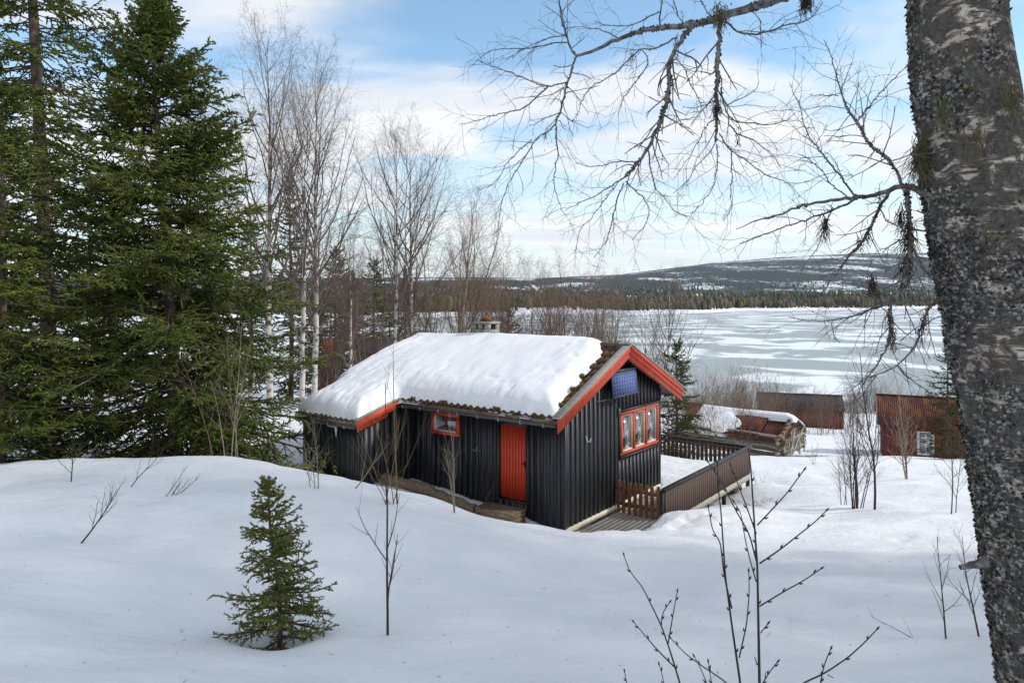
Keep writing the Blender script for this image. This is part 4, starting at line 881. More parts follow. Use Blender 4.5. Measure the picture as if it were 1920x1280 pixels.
bg_tree(2, 845, 33, 365, 'many-stemmed bare alder leaning right beside the right-hand birches', .5, G2, 'alder tree')
bg_tree(2, 930, 38, 478, 'many-stemmed bare alder behind the chimney', 1.7, G2, 'alder tree')
bg_tree(2, 1075, 38, 488, 'many-stemmed bare alder rising above the middle of the snowy roof', 2.9, G2, 'alder tree')
bg_tree(2, 1140, 44, 520, 'reddish bare alder above the roof peak\'s left side', 4.2, G2, 'alder tree')
bg_tree(2, 1000, 46, 540, 'low bare alder above the ridge between chimney and roof peak', 5.2, G2, 'alder tree')
bg_tree(2, 690, 38, 500, 'low bare alder thicket above the snowy roof\'s left slope', 3.1, G2, 'alder tree')
bg_tree(2, 615, 34, 480, 'bare alder in front of the red structure among the birches', 5.9, G2, 'alder tree')
bg_tree(2, 800, 41, 520, 'low bare alder just right of the right-hand birches, above the roof ridge', 2.4, G2, 'alder tree')
bg_tree(2, 885, 44, 520, 'low bare alder directly behind the chimney\'s left side', .9, G2, 'alder tree')
bg_tree(2, 965, 40, 535, 'low bare alder right of the chimney', 3.7, G2, 'alder tree')
bg_tree(2, 1040, 48, 545, 'far low bare alder above the ridge\'s middle', 4.9, G2, 'alder tree')
bg_tree(2, 1110, 36, 545, 'bare alder close above the right end of the roof snow', 1.1, G2, 'alder tree')
bg_tree(1, 1207, 34, 560, 'thin bare birch just right of the roof peak', 2.2, G1)
bg_tree(1, 1258, 30, 520, 'thin bare birch above the small spruce by the window end', 4.2, G1)

# ---- shrubs and saplings: one mesh each
def shrub(name, H, stems, spread, mt, r0=.008, base_sd=0, nb=7, nt=4, lean=(0, 0), ang=(25, 50), crown=.36, up=.35, K=9, rmin=.0022, noise=.05, low=.2, third=0):
    n = stems; az = rng.random(n) * 6.28; tl = rng.uniform(.02, spread, n)
    d = np.stack([np.cos(az) * tl + lean[0], np.sin(az) * tl + lean[1], np.ones(n)], 1)
    p = np.stack([rng.normal(0, .05 + .06 * spread * (n > 2) * H * .3, n), rng.normal(0, .05, n), np.full(n, -.08)], 1) if n > 1 else np.array([[0, 0, -.08]])
    if base_sd: p[:, 0] = rng.normal(0, base_sd, n); p[:, 1] = rng.normal(0, base_sd, n)
    L = H * rng.uniform(.5, 1.02, n) * np.linalg.norm(d, axis=1); L[0] = H * np.linalg.norm(d[0])
    P = grow(p, d, L, K, .06, noise); Rr = r0 * rng.uniform(.7, 1.0, n)[:, None] * np.linspace(1, .22, K)[None]; Rr[0] = r0 * np.linspace(1, .22, K)
    g = Geo(); V, Q = tubes(P, Rr, 5); g.add(V, Q)
    B, Rb = spawn(P, Rr, nb, low, .95, ang, crown, 6, up, .07, .6, .35, rmin, prof=lambda q: np.interp(q, [0, .3, 1], [.8, 1, .5])); V, Q = tubes(B, Rb, 4); g.add(V, Q)
    if nt:
        C, Rc = spawn(B, Rb, nt, .2, .95, (25, 50), .42, 4, up * .5, .07, .7, .4, rmin * .8); V, Q = tubes(C, Rc, 3); g.add(V, Q)
        if third: E, Re = spawn(C, Rc, third, .2, .95, (25, 50), .5, 3, .1, .07, .7, .5, rmin * .6); V, Q = tubes(E, Re, 3); g.add(V, Q)
    return g.build(name, mt)
def put_shrub(px, py, label, H=None, top=None, Y=None, group=None, cat='sapling', rz=0, name='sapling', mt='twig', **k):
    p = on_ground(px, py) if Y is None else foot(px, Y)
    if top is not None: H = (560 - top) / F * p[1] - p[2]
    st_ = k.pop('stems', 1); o = shrub(name, H, st_, k.pop('spread', .3 if st_ > 1 else .05), mt, **k); o.location = tuple(p); o.rotation_euler = (0, 0, rz); tag(o, label, cat, group); return o
GS = 'bare saplings in the snow'
put_shrub(727, 1190, 'slender bare sapling standing alone right of the little spruce', top=700, mt='twig', r0=.014, nb=9, nt=3, ang=(20, 45), crown=.24, group=GS, noise=.02, low=.02)
put_shrub(1775, 1196, 'bare sapling left of a pair near the birch trunk\'s foot', top=985, r0=.009, nb=9, nt=2, crown=.34, group=GS, noise=.03, lean=(-.12, 0))
put_shrub(1838, 1192, 'bare sapling touching the left edge of the near birch trunk', top=990, r0=.010, nb=11, nt=3, crown=.36, group=GS, noise=.03, lean=(-.18, 0))
put_shrub(1735, 1192, 'low bent twig lying on the snow left of the paired saplings', H=.22, r0=.005, nb=4, nt=0, lean=(-2.4, 0), group=GS)
put_shrub(145, 1018, 'bare sapling bent over to the right in the snow at left', H=.74, r0=.013, nb=10, nt=4, lean=(.75, .1), ang=(12, 32), crown=.45, low=.3, group=GS)
put_shrub(133, 903, 'thin upright sapling at the left below the dark spruces', top=795, r0=.012, nb=8, nt=3, group=GS)
put_shrub(315, 928, 'leaning twigs in the snow left of the little spruce\'s tip', H=.5, stems=5, spread=.3, lean=(.9, 0), r0=.007, nb=5, nt=2, group=GS, ang=(12, 30))
put_shrub(240, 912, 'sapling leaning right under the big spruce', H=.9, lean=(.7, 0), r0=.009, nb=7, nt=3, group=GS, ang=(15, 35))
put_shrub(593, 915, 'grey bare shrub before the lean-to\'s left corner', top=775, mt='twig_tan', stems=3, spread=.28, r0=.011, nb=10, nt=4, group=GS)
put_shrub(745, 945, 'tall yellow-stemmed willow shrub before the lean-to wall', top=640, mt='twig_yellow', stems=1, r0=.016, nb=5, nt=2, crown=.3, group=GS, noise=.015)
put_shrub(730, 945, 'many-stemmed yellowish willow shrub before the lean-to wall', top=742, mt='twig_yellow', stems=5, spread=.5, r0=.010, nb=4, nt=2, group=GS)
put_shrub(848, 958, 'pale bare sapling between the lean-to and the red door', top=765, mt='twig_tan', r0=.015, nb=9, nt=3, group=GS, ang=(20, 40), stems=2, spread=.2)
put_shrub(905, 948, 'thin leaning twig left of the red door', H=.75, mt='twig_tan', lean=(.35, -.1), r0=.007, nb=3, nt=1, group=GS)
put_shrub(660, 915, 'leaning pale branch stuck in the snow by the lean-to corner', H=.85, mt='twig_tan', lean=(.85, 0), r0=.014, nb=4, nt=2, group=GS, ang=(15, 35))
put_shrub(1035, 985, 'single thin stalk before the cabin\'s near corner', H=.62, mt='twig_tan', lean=(-.2, 0), r0=.006, nb=0 or 1, nt=0, group=GS)
put_shrub(435, 873, 'pale bare willow before the big spruce\'s lower boughs', Y=14.6, top=600, mt='twig_tan', stems=4, spread=.25, r0=.014, nb=8, nt=3, group=GS)
put_shrub(398, 872, 'reddish thin stem before the big spruce, left of the pale willow', Y=14.8, top=640, mt='twig_brown', r0=.012, nb=6, nt=2, group=GS)
GB = 'bare saplings between deck and sheds'
put_shrub(1605, 953, 'clump of many thin bare saplings right of the deck', top=738, stems=11, spread=.26, r0=.016, nb=9, nt=5, cat='sapling', group=GB, third=2)
put_shrub(1640, 955, 'tallest slim tree beside the sapling clump right of the deck', top=655, r0=.030, nb=14, nt=5, mt='twig', crown=.3, group=GB, third=2, ang=(22, 42))
put_shrub(1575, 945, 'low thin saplings at the left edge of the clump', top=800, stems=4, spread=.22, r0=.010, nb=7, nt=4, group=GB)
put_shrub(1703, 898, 'small birch clump with orange-brown stems before the red shed', top=735, mt='twig_tan', stems=3, spread=.12, r0=.032, nb=14, nt=5, group=GB, third=2)
put_shrub(1790, 963, 'fan-shaped bare sapling near the birch trunk, halfway down the slope', top=700, stems=2, spread=.08, r0=.014, nb=16, nt=5, group=GB, ang=(35, 60), crown=.34)
put_shrub(1525, 870, 'few thin stalks in open snow behind the deck corner', H=.9, stems=4, spread=.5, r0=.006, nb=4, nt=2, group=GB)
put_shrub(1425, 905, 'thin twigs in the snow by the deck\'s outer corner', H=.55, stems=4, spread=.6, r0=.005, nb=3, nt=1, group=GB)
GW = 'willow thickets by the sheds'; WT = []; GWU = []
for px, Y, top, st, lab in [(1345, 30, 700, 16, 'pale willow thicket in front of the log shed\'s left end'), (1395, 33, 690, 16, 'willow thicket in front of the ruined log shed'), (1440, 50, 700, 16, 'brown willow thicket left of the brown shed'), (1330, 44, 705, 14, 'brown willow thicket right of the small spruce'),
                            (1380, 52, 695, 16, 'reddish willow thicket behind the log shed'), (1585, 50, 715, 12, 'sparse willows right of the brown shed'), (1480, 50, 725, 9, 'thin willows before the brown shed\'s wall, left part'), (1540, 50, 730, 9, 'thin willows before the brown shed\'s wall, right part'), (1300, 60, 712, 14, 'far willow thicket by the shore behind the small spruce'),
                            (1640, 60, 700, 12, 'willows by the shore left of the red shed'), (1720, 62, 705, 12, 'willows by the shore behind the red shed'), (1510, 75, 728, 14, 'low willows by the shore behind the brown shed'), (1225, 40, 640, 12, 'bare willow thicket behind the cabin\'s far corner'), (1365, 40, 690, 18, 'tangled willow thicket just behind the log shed\'s snowy roof'), (1325, 36, 700, 18, 'willow thicket between the small spruce and the log shed'), (1420, 44, 705, 16, 'willow thicket at the brown shed\'s left end, behind the log shed'), (1600, 58, 712, 14, 'willows between the brown shed and the red shed')]:
    p = foot(px, Y); H = (560 - top) / F * Y - p[2]
    if len(WT) < 5:
        o = shrub('willow_thicket', H, st + 6, .3, 'twig_brown', base_sd=.75, r0=.016, nb=8, nt=4, third=2, rmin=.0055); WT.append((o, H)); sc = 1.0
    else:
        src, hs = WT[len(GWU) % 5]; o = src.copy(); COL.objects.link(o); sc = H / hs
    GWU.append(o); place(o, p, 1.3 * len(GWU), sc); o.scale = (max(sc, .8), max(sc, .8), sc); tag(o, lab, 'willow', GW)

# ---- big sapling close to the camera (traced stems at their own depth)
def D2(px, py): return 2.6 + 0.0006 * (1500 - px) + 0.05 * np.sin(px / 60.0)
def stroke(g, pts, r0, r1, depth, n=None, S=6, buds=0, mi=0, wob=0.0):
    pts = np.array(pts, float); dist = np.concatenate([[0], np.cumsum(np.linalg.norm(np.diff(pts, axis=0), axis=1))]); n = n or max(6, int(dist[-1] / 9))
    s = np.linspace(0, dist[-1], n); p2 = np.stack([np.interp(s, dist, pts[:, k]) for k in (0, 1)], 1)
    if n > 5:
        for _ in range(2): p2[1:-1] = (p2[:-2] + 2 * p2[1:-1] + p2[2:]) / 4
    p2[1:-1] += rng.normal(0, wob, (n - 2, 2))
    Y = depth(p2[:, 0], p2[:, 1]) if callable(depth) else np.full(n, depth)
    P = np.stack([(p2[:, 0] - 960) / F * Y, Y, (560 - p2[:, 1]) / F * Y], 1)[None]; Rr = np.linspace(r0, r1, n)[None]
    V, Q = tubes(P, Rr, S); g.add(V, Q, mi)
    if buds:
        t = (np.arange(buds) + .5) / buds; b0, tg = sample(np.repeat(P, buds, 0), t); sd_ = nrm(np.cross(tg, [0, 1, 0])) * np.where(np.arange(buds) % 2, 1, -1)[:, None]
        rr = np.interp(t, [0, 1], [r0, r1])[:, None]; bp = np.stack([b0, b0 + (tg + sd_ * .5) * .007 + sd_ * rr, b0 + (tg + sd_ * .4) * .017 + sd_ * rr], 1); V, Q = tubes(bp, np.tile([.002, .0036, .0006], (buds, 1)), 5); g.add(V, Q, mi)
        e = P[:, -1]; tg = nrm(P[:, -1] - P[:, -2]); V, Q = tubes(np.stack([e - tg * .006, e + tg * .003, e + tg * .014], 1), np.array([[r1, .0040, .0008]]), 5); g.add(V, Q, mi)
    return P, Rr
g = Geo()
for pts, a, b, nb in [([(1424, 1420), (1424, 1280), (1420, 1060), (1415, 990), (1408, 880), (1404, 845)], .0062, .0024, 5), ([(1420, 1058), (1405, 1000), (1376, 950), (1355, 905), (1328, 866)], .003, .0017, 5), ([(1418, 1000), (1400, 950), (1383, 905), (1370, 872)], .0028, .0016, 4),
                   ([(1420, 984), (1450, 952), (1475, 925), (1508, 880)], .0028, .0018, 4), ([(1424, 1056), (1465, 1028), (1500, 1000), (1532, 975), (1550, 956)], .0030, .0018, 5), ([(1424, 1136), (1470, 1108), (1510, 1086), (1540, 1065)], .0028, .0018, 4), ([(1418, 1090), (1405, 1045), (1395, 1000), (1390, 960), (1376, 940)], .0024, .0014, 4),
                   ([(1426, 1186), (1440, 1168)], .002, .0016, 1), ([(1418, 1240), (1415, 1231)], .002, .0016, 0),
                   ([(1395, 1420), (1388, 1280), (1372, 1170), (1360, 1080), (1352, 960), (1345, 900), (1345, 868)], .0052, .002, 7), ([(1372, 1140), (1358, 1080), (1350, 1010), (1337, 1000), (1328, 950)], .0034, .0017, 5), ([(1386, 1232), (1400, 1170), (1405, 1110), (1404, 1070)], .0028, .0016, 5),
                   ([(1300, 1420), (1275, 1280), (1255, 1215), (1240, 1172), (1205, 1100), (1180, 1070), (1170, 1040)], .0048, .0018, 6), ([(1253, 1205), (1262, 1150), (1270, 1108)], .0026, .0016, 3), ([(1240, 1172), (1240, 1150), (1256, 1128)], .0024, .0015, 2), ([(1265, 1250), (1230, 1215), (1188, 1165)], .0030, .0016, 4),
                   ([(1400, 1330), (1365, 1280), (1320, 1250), (1285, 1225), (1257, 1195)], .0032, .0016, 5), ([(1345, 1330), (1325, 1280), (1313, 1250), (1302, 1230)], .0024, .0015, 3), ([(1345, 1320), (1332, 1270), (1328, 1240)], .0022, .0014, 3),
                   ([(1440, 1420), (1500, 1282), (1545, 1262), (1590, 1232), (1625, 1200), (1645, 1178)], .0042, .002, 6), ([(1537, 1290), (1543, 1250), (1558, 1215)], .0026, .0016, 3), ([(1552, 1264), (1563, 1270)], .0018, .0014, 0), ([(1425, 1290), (1440, 1262), (1458, 1240)], .0026, .0016, 3), ([(1434, 1270), (1436, 1258)], .0018, .0012, 0),
                   ([(1190, 1330), (1176, 1285), (1171, 1258)], .0024, .0016, 2), ([(1250, 1320), (1243, 1268), (1236, 1245)], .0022, .0014, 3)]:
    stroke(g, pts, a, b, D2, buds=nb)
# stems run on down to the snow
for x, y in ((1424, 1415), (1395, 1415), (1300, 1415), (1440, 1415), (1400, 1328), (1345, 1328), (1190, 1328), (1250, 1318), (1425, 1288)):
    Y = float(D2(np.array([x]), None)[0]); p = at(x, y, Y); q = np.array([p[0] * .97 + .03 * at(1400, 1400, Y)[0], p[1] + .02, gz(p[0], p[1]) - .05]); V, Q = tubes(np.stack([p, (p + q) / 2, q])[None], np.array([[.005, .006, .007]]), 6); g.add(V, Q)
tag(g.build('sapling', 'twig_black', smooth=True), 'dark budded bare sapling close to the camera at the bottom edge', 'sapling', GS)

# ------------------------------------------------------------ the near birch
birch = empty('birch_tree', (0, 0, 0)); tag(birch, 'lichen-covered birch trunk close at right with branches reaching over the view', 'birch tree')
TB = [(1800, -520), (1800, -200), (1808, 0), (1828, 200), (1852, 400), (1884, 560), (1920, 800), (1950, 1000), (1985, 1280), (2040, 1560), (2075, 1760)]
TWd = [.140, .152, .162, .171, .182, .188, .195, .200, .212, .235, .28]     # radius in metres at depth 2.6
YB_ = 2.6; n = 90; sI = np.linspace(0, 1, n); pyI = np.interp(sI, [0, 1], [-520, 1720]); pxI = np.interp(pyI, [b for a, b in TB], [a for a, b in TB]); rI = np.interp(pyI, [b for a, b in TB], TWd)
for _ in range(6): pxI[1:-1] = (pxI[:-2] + 2 * pxI[1:-1] + pxI[2:]) / 4
TP = np.stack([(pxI - 960) / F * YB_, np.full(n, YB_) + .05 * np.sin(sI * 5), (560 - pyI) / F * YB_], 1)
def rough_trunk(P, Rr, S, amp):
    V, Q = tubes(P[None], Rr[None], S); C = np.repeat(P, S, 0); o = V - C; a = np.tile(np.arange(S) / S * 2 * np.pi, len(P)); hgt = np.repeat(P[:, 2], S)
    f = 1 + amp * (fbm(np.cos(a) * 2.2 + 7, hgt * 5 + np.sin(a) * 2.2, 4)); return C + o * f[:, None], Q
g = Geo(); V, Q = rough_trunk(TP, rI, 64, .10); g.add(V, Q); TV = V
P2 = np.array([(1900, 500), (1950, 380), (1985, 250), (2010, 120), (2040, -300)]); n2_ = 40; py2 = np.linspace(500, -300, n2_); px2 = np.interp(-py2, -P2[:, 1], P2[:, 0])
for _ in range(4): px2[1:-1] = (px2[:-2] + 2 * px2[1:-1] + px2[2:]) / 4
FP = np.stack([(px2 - 960) / F * 2.66, np.full(n2_, 2.66), (560 - py2) / F * 2.66], 1); V2, Q2 = rough_trunk(FP, np.linspace(.12, .085, n2_), 32, .1); g.add(V2, Q2)
g.build('trunk', 'hero_bark', birch, smooth=True)
# flaky lichen: small curled scales in patches, denser on the shaded left side
def scales(TVs, P, S, cnt, size, mats, dens):
    m_ = len(P); out = [Geo(), Geo(), Geo()]
    k = rng.random(cnt) * (m_ - 1); i = k.astype(int); f = (k - i)[:, None]; a = rng.random(cnt) * 2 * np.pi; ai = (a / (2 * np.pi) * S).astype(int) % S
    grid = TVs.reshape(m_, S, 3); p = grid[i, ai] * (1 - f) + grid[i + 1, ai] * f; c = P[i] * (1 - f) + P[i + 1] * f; nrm_ = nrm(p - c)
    ptn = fbm(p[:, 0] * 9 + p[:, 1] * 7 + 3, p[:, 2] * 5.5, 3) + dens(nrm_) + rng.normal(0, .10, cnt); sel = ptn > 0
    p, nn = p[sel], nrm_[sel]; q = len(p); tz = nrm(np.cross(nn, rng.normal(0, 1, (q, 3)))); bz = np.cross(nn, tz)
    sz = (size * rng.uniform(.45, 1.35, q))[:, None]; lift = rng.uniform(.25, 1.0, (q, 1))
    # a scale: curled quad strip of 2 quads, its free end standing off the bark
    A = p - tz * sz * .5; B_ = p + tz * sz * .5; C_ = B_ + bz * sz * .6 + nn * sz * .25 * lift; D_ = A + bz * sz * .6 + nn * sz * .35 * lift; E_ = C_ - tz * sz * .2 + bz * sz * .3 + nn * sz * .75 * lift; F_ = D_ + tz * sz * .25 + bz * sz * .35 + nn * sz * .65 * lift
    V = np.stack([A, B_, C_, D_, E_, F_], 1); kind = rng.choice(3, q, p=mats)
    for kk in range(3):
        s = kind == kk; nq = s.sum(); b0 = np.arange(nq)[:, None] * 6; out[0].add(V[s], np.concatenate([b0 + np.array([[0, 1, 2, 3]]), b0 + np.array([[3, 2, 4, 5]])]), kk)
    return out[0]
gl = scales(TV, TP, 64, 60000, .0105, [.62, .372, .008], lambda nn: -.11 - .30 * nn[:, 0])
gl.build('lichen_scales', ['lichen_dark', 'lichen_grey', 'lichen_yellow'], birch)['kind'] = 'stuff'
gl = scales(V2, FP, 32, 8000, .0105, [.66, .33, .01], lambda nn: .05 - .2 * nn[:, 0]); gl.build('lichen_scales', ['lichen_dark', 'lichen_grey', 'lichen_yellow'], birch)['kind'] = 'stuff'
# broken stub low on the trunk
g = Geo(); stroke(g, [(1850, 1056), (1830, 1057), (1812, 1060), (1800, 1063)], .018, .009, 2.45, n=8, S=8, wob=.8); g.build('branch_stub', 'branch_bark', birch, smooth=True)
# limbs
def DB(px, py): return 2.62 + .00062 * (1760 - px) + .13 * np.sin(px / 83.0 + py / 61.0) * np.clip((1740 - px) / 100, 0, 1) + .09 * np.sin(py / 47.0) * np.clip((1740 - px) / 100, 0, 1)
LIMB1 = [([(1775, -150), (1700, -95), (1600, -45), (1500, -15), (1450, 0), (1422, 10), (1387, 21), (1352, 33), (1325, 41), (1286, 47), (1235, 53), (1196, 60), (1165, 72), (1133, 86), (1110, 98), (1081, 105)], .034, .0075),
 ([(1081, 105), (1067, 94), (1063, 70), (1053, 35), (1049, 0), (1040, -40)], .0065, .003), ([(1063, 80), (1028, 84), (989, 92), (954, 92), (922, 92), (900, 110)], .004, .0015), ([(1061, 66), (1032, 70), (1005, 82), (977, 92), (960, 110)], .0035, .0015),
 ([(1081, 105), (1073, 129), (1065, 152), (1059, 180), (1051, 207), (1042, 230)], .0065, .0045), ([(1063, 154), (1028, 162), (1005, 158), (981, 146), (950, 133), (919, 125), (895, 113)], .0042, .0016), ([(1028, 162), (1005, 182), (989, 199), (962, 211), (934, 213), (903, 223), (860, 234)], .0045, .0015),
 ([(1042, 232), (1016, 254), (997, 270), (989, 289), (969, 316), (950, 352), (942, 375), (934, 422), (930, 445)], .0042, .0012), ([(997, 262), (973, 281), (946, 312), (930, 344), (899, 355), (890, 364)], .0032, .0012), ([(1042, 232), (1044, 266), (1049, 289), (1040, 312), (1038, 352), (1051, 387), (1059, 402)], .0038, .0012), ([(1051, 211), (1028, 219), (1008, 230), (992, 236)], .003, .0014),
 ([(1301, 47), (1282, 66), (1268, 90), (1255, 113), (1253, 137), (1255, 168), (1247, 203), (1235, 238), (1217, 277), (1196, 305), (1172, 332)], .0125, .0065), ([(1172, 332), (1149, 346), (1126, 363), (1102, 375), (1083, 381), (1060, 395)], .0042, .0014), ([(1169, 344), (1159, 367), (1149, 402), (1147, 426), (1133, 457), (1114, 484)], .0042, .0013), ([(1174, 340), (1192, 359), (1215, 379), (1219, 406), (1204, 430), (1185, 450)], .004, .0013),
 ([(1215, 281), (1219, 312), (1227, 348), (1247, 375), (1270, 402), (1297, 406)], .004, .0013), ([(1196, 305), (1153, 301), (1130, 312), (1102, 312), (1079, 305)], .0035, .0013), ([(1227, 254), (1251, 234), (1274, 227), (1309, 219)], .003, .0013), ([(1160, 340), (1135, 372), (1110, 410), (1085, 430), (1080, 475)], .003, .0012),
 ([(1350, 43), (1348, 78), (1346, 117), (1344, 156), (1344, 195), (1344, 227), (1342, 266)], .0115, .005), ([(1352, 164), (1358, 203), (1372, 227), (1407, 232), (1446, 234), (1481, 227), (1491, 211)], .0048, .0014), ([(1368, 234), (1383, 254), (1411, 258), (1423, 273), (1450, 289), (1465, 316)], .0038, .0013), ([(1348, 250), (1368, 281), (1399, 301), (1426, 320), (1438, 332), (1469, 336), (1493, 359), (1501, 371)], .004, .0013),
 ([(1342, 266), (1329, 289), (1301, 316), (1282, 348), (1262, 363)], .0036, .0013), ([(1344, 270), (1346, 312), (1337, 352), (1321, 379), (1294, 402)], .0036, .0013), ([(1372, 281), (1372, 312), (1370, 359), (1372, 391), (1356, 414)], .0034, .0012), ([(1346, 125), (1340, 145), (1317, 133), (1294, 133), (1270, 118)], .0034, .0013), ([(1344, 222), (1329, 227), (1309, 266), (1286, 305), (1262, 338)], .0034, .0013), ([(1344, 190), (1320, 196), (1300, 205), (1280, 200)], .0028, .0012), ([(1358, 200), (1385, 185), (1405, 178), (1424, 168), (1424, 152)], .003, .0012),
 ([(1360, 40), (1380, 59), (1407, 66), (1438, 61), (1469, 47), (1501, 43), (1524, 35), (1543, 4)], .006, .0018), ([(1400, 16), (1430, 35), (1425, 60), (1428, 90)], .003, .0013), ([(1238, 52), (1235, 23), (1245, -5), (1250, -30)], .0045, .003), ([(1235, 23), (1196, 43), (1169, 51), (1130, 47), (1114, 39)], .0042, .0015), ([(1270, 70), (1235, 90), (1192, 96), (1169, 125), (1141, 145), (1110, 160), (1094, 184), (1073, 230)], .0046, .0013), ([(1205, 95), (1219, 117), (1200, 141), (1192, 156), (1169, 180), (1159, 219)], .0036, .0013), ([(1262, 100), (1280, 120), (1290, 150), (1310, 185), (1325, 222)], .0034, .0014), ([(1290, 55), (1270, 30), (1262, 0), (1270, -20)], .004, .002), ([(1160, 72), (1140, 60), (1100, 52), (1060, 52)], .0034, .0013), ([(1335, 40), (1320, 10), (1300, -20)], .004, .002)]
LIMB2 = [([(1778, 385), (1760, 377), (1730, 362), (1700, 345), (1680, 352), (1645, 365), (1605, 370), (1565, 375), (1525, 382), (1490, 390), (1455, 405), (1410, 415), (1380, 430)], .0165, .0018), ([(1690, 347), (1687, 335), (1675, 305), (1655, 290), (1630, 272), (1615, 245), (1605, 228), (1585, 200), (1570, 150), (1560, 105), (1545, 75)], .0075, .0016), ([(1607, 230), (1625, 205), (1650, 175), (1680, 145), (1705, 120), (1717, 100)], .004, .0014), ([(1605, 370), (1580, 335), (1550, 300), (1530, 275), (1510, 245), (1500, 200), (1480, 155)], .005, .0014), ([(1587, 367), (1555, 345), (1535, 310), (1495, 288)], .004, .0013), ([(1572, 180), (1545, 178), (1517, 178)], .0025, .0012), ([(1577, 165), (1590, 140), (1596, 118)], .0025, .0012),
 ([(1605, 372), (1570, 392), (1530, 405), (1490, 420), (1455, 430), (1420, 445), (1387, 457)], .006, .0014), ([(1672, 355), (1650, 390), (1635, 420), (1620, 450), (1600, 470), (1580, 495), (1560, 525), (1545, 545)], .0085, .0025), ([(1700, 345), (1702, 400), (1706, 450), (1702, 500), (1690, 545), (1668, 570), (1668, 600), (1671, 630), (1655, 668), (1637, 694), (1615, 725), (1600, 755)], .012, .0016), ([(1706, 450), (1720, 480), (1735, 510), (1752, 527)], .0065, .002), ([(1683, 552), (1667, 569), (1633, 582), (1596, 594), (1554, 602), (1512, 600), (1479, 594)], .0055, .0014), ([(1560, 603), (1562, 623), (1575, 644)], .003, .0013), ([(1800, 545), (1785, 555), (1750, 565), (1733, 594), (1725, 623), (1717, 648), (1704, 665), (1683, 686), (1642, 702), (1625, 715)], .0075, .0016), ([(1683, 686), (1700, 707), (1729, 727), (1754, 744)], .0038, .0014), ([(1720, 395), (1745, 405), (1765, 405)], .0035, .0014), ([(1650, 392), (1665, 420), (1690, 425), (1725, 415), (1755, 402)], .004, .0013), ([(1668, 590), (1640, 560), (1632, 590), (1610, 630)], .0034, .0012), ([(1560, 390), (1545, 430), (1530, 470), (1505, 500)], .004, .0013), ([(1725, 620), (1740, 600), (1762, 590), (1780, 588)], .003, .0013), ([(1645, 700), (1615, 745), (1570, 770)], .003, .0012)]
def limb(name, strokes, label):
    g = Geo(); PP = []
    for pts, a, b in strokes:
        P, Rr = stroke(g, pts, a * .82, b * .85, DB, S=6 if a > .006 else 4, wob=1.0); PP.append((P, Rr, len(pts)))
    for P, Rr, _ in PP[1:] if True else PP:                    # twigs off every branch
        L = plen(P)[0]; n_ = max(2, int(L / .042))
        C, Rc = spawn(P, Rr, n_, .12, .98, (28, 62), min(.5, .17 / L), 6, -.12, .13, .55, .45, .00105); V, Q = tubes(C, Rc, 3); g.add(V, Q)
        E, Re = spawn(C, Rc, 3, .25, .98, (25, 60), .42, 4, -.1, .12, .7, .5, .0008); V, Q = tubes(E, Re, 3); g.add(V, Q)
        # knobbly spurs
        nk = int(L / .02); S_, Rs = spawn(P, Rr, nk, .02, .98, (40, 80), min(.2, .009 / L), 3, 0, .2, .8, .7, .0012); V, Q = tubes(S_, Rs, 4); g.add(V, Q)
    o = g.build('limb', 'branch_bark', birch); o['label'] = label; return o, PP
l1, PP1 = limb('limb', LIMB1, 'limb with hanging twigs across the top of the view')
l2, PP2 = limb('limb', LIMB2, 'low limb with mossy drooping twigs')
def crust(o, PP, cnt, size):       # leafy lichen scales on the thicker wood
    g = Geo()
    for P, Rr, _ in PP:
        if Rr.max() < .006: continue
        L = plen(P)[0]; q = int(cnt * L); t = rng.random(q) ** .8; p, tg = sample(np.repeat(P, q, 0), t); r = np.interp(t, np.linspace(0, 1, Rr.shape[1]), Rr[0])[:, None]
        keep = (fbm(p[:, 0] * 12, p[:, 2] * 12, 2) > -.12); p, tg, r = p[keep], tg[keep], r[keep]; q = len(p); nn = nrm(np.cross(tg, rng.normal(0, 1, (q, 3)))); bz = np.cross(nn, tg); sz = np.minimum(size, r * 1.1) * rng.uniform(.4, 1.3, (q, 1)) * (r > .0032); c = p + nn * r * .8
        V = np.stack([c - tg * sz * .5, c + tg * sz * .5, c + tg * sz * .4 + nn * sz * .8 + bz * sz * .4, c - tg * sz * .3 + nn * sz * .9 - bz * sz * .3], 1); k = rng.random(q) < .72
        g.add(V[k], np.arange(k.sum() * 4).reshape(-1, 4), 0); g.add(V[~k], np.arange((~k).sum() * 4).reshape(-1, 4), 1)
    c = g.build('lichen_scales', ['lichen_dark', 'lichen_grey'], o); c['kind'] = 'stuff'
crust(l1, PP1, 520, .008); crust(l2, PP2, 700, .008)
def beard(parent, px, py, Y, w, ln, cnt, mt, name='beard_lichen'):
    p0 = at(px, py, Y); p = p0 + rng.normal(0, 1, (cnt, 3)) * np.array([w, w * .6, .025]); L = ln * rng.uniform(.3, 1.0, cnt) * np.exp(-((p[:, 0] - p0[0]) / (1.6 * w)) ** 2)
    P = grow(p, np.stack([rng.normal(0, .25, cnt), rng.normal(0, .2, cnt), -np.ones(cnt)], 1), L, 7, -.4, .30); g = Geo(); V, Q = tubes(P, np.tile(np.linspace(.0016, .0006, 7), (cnt, 1)), 3); g.add(V, Q)
    o = g.build(name, mt, parent); o['kind'] = 'stuff'; return o
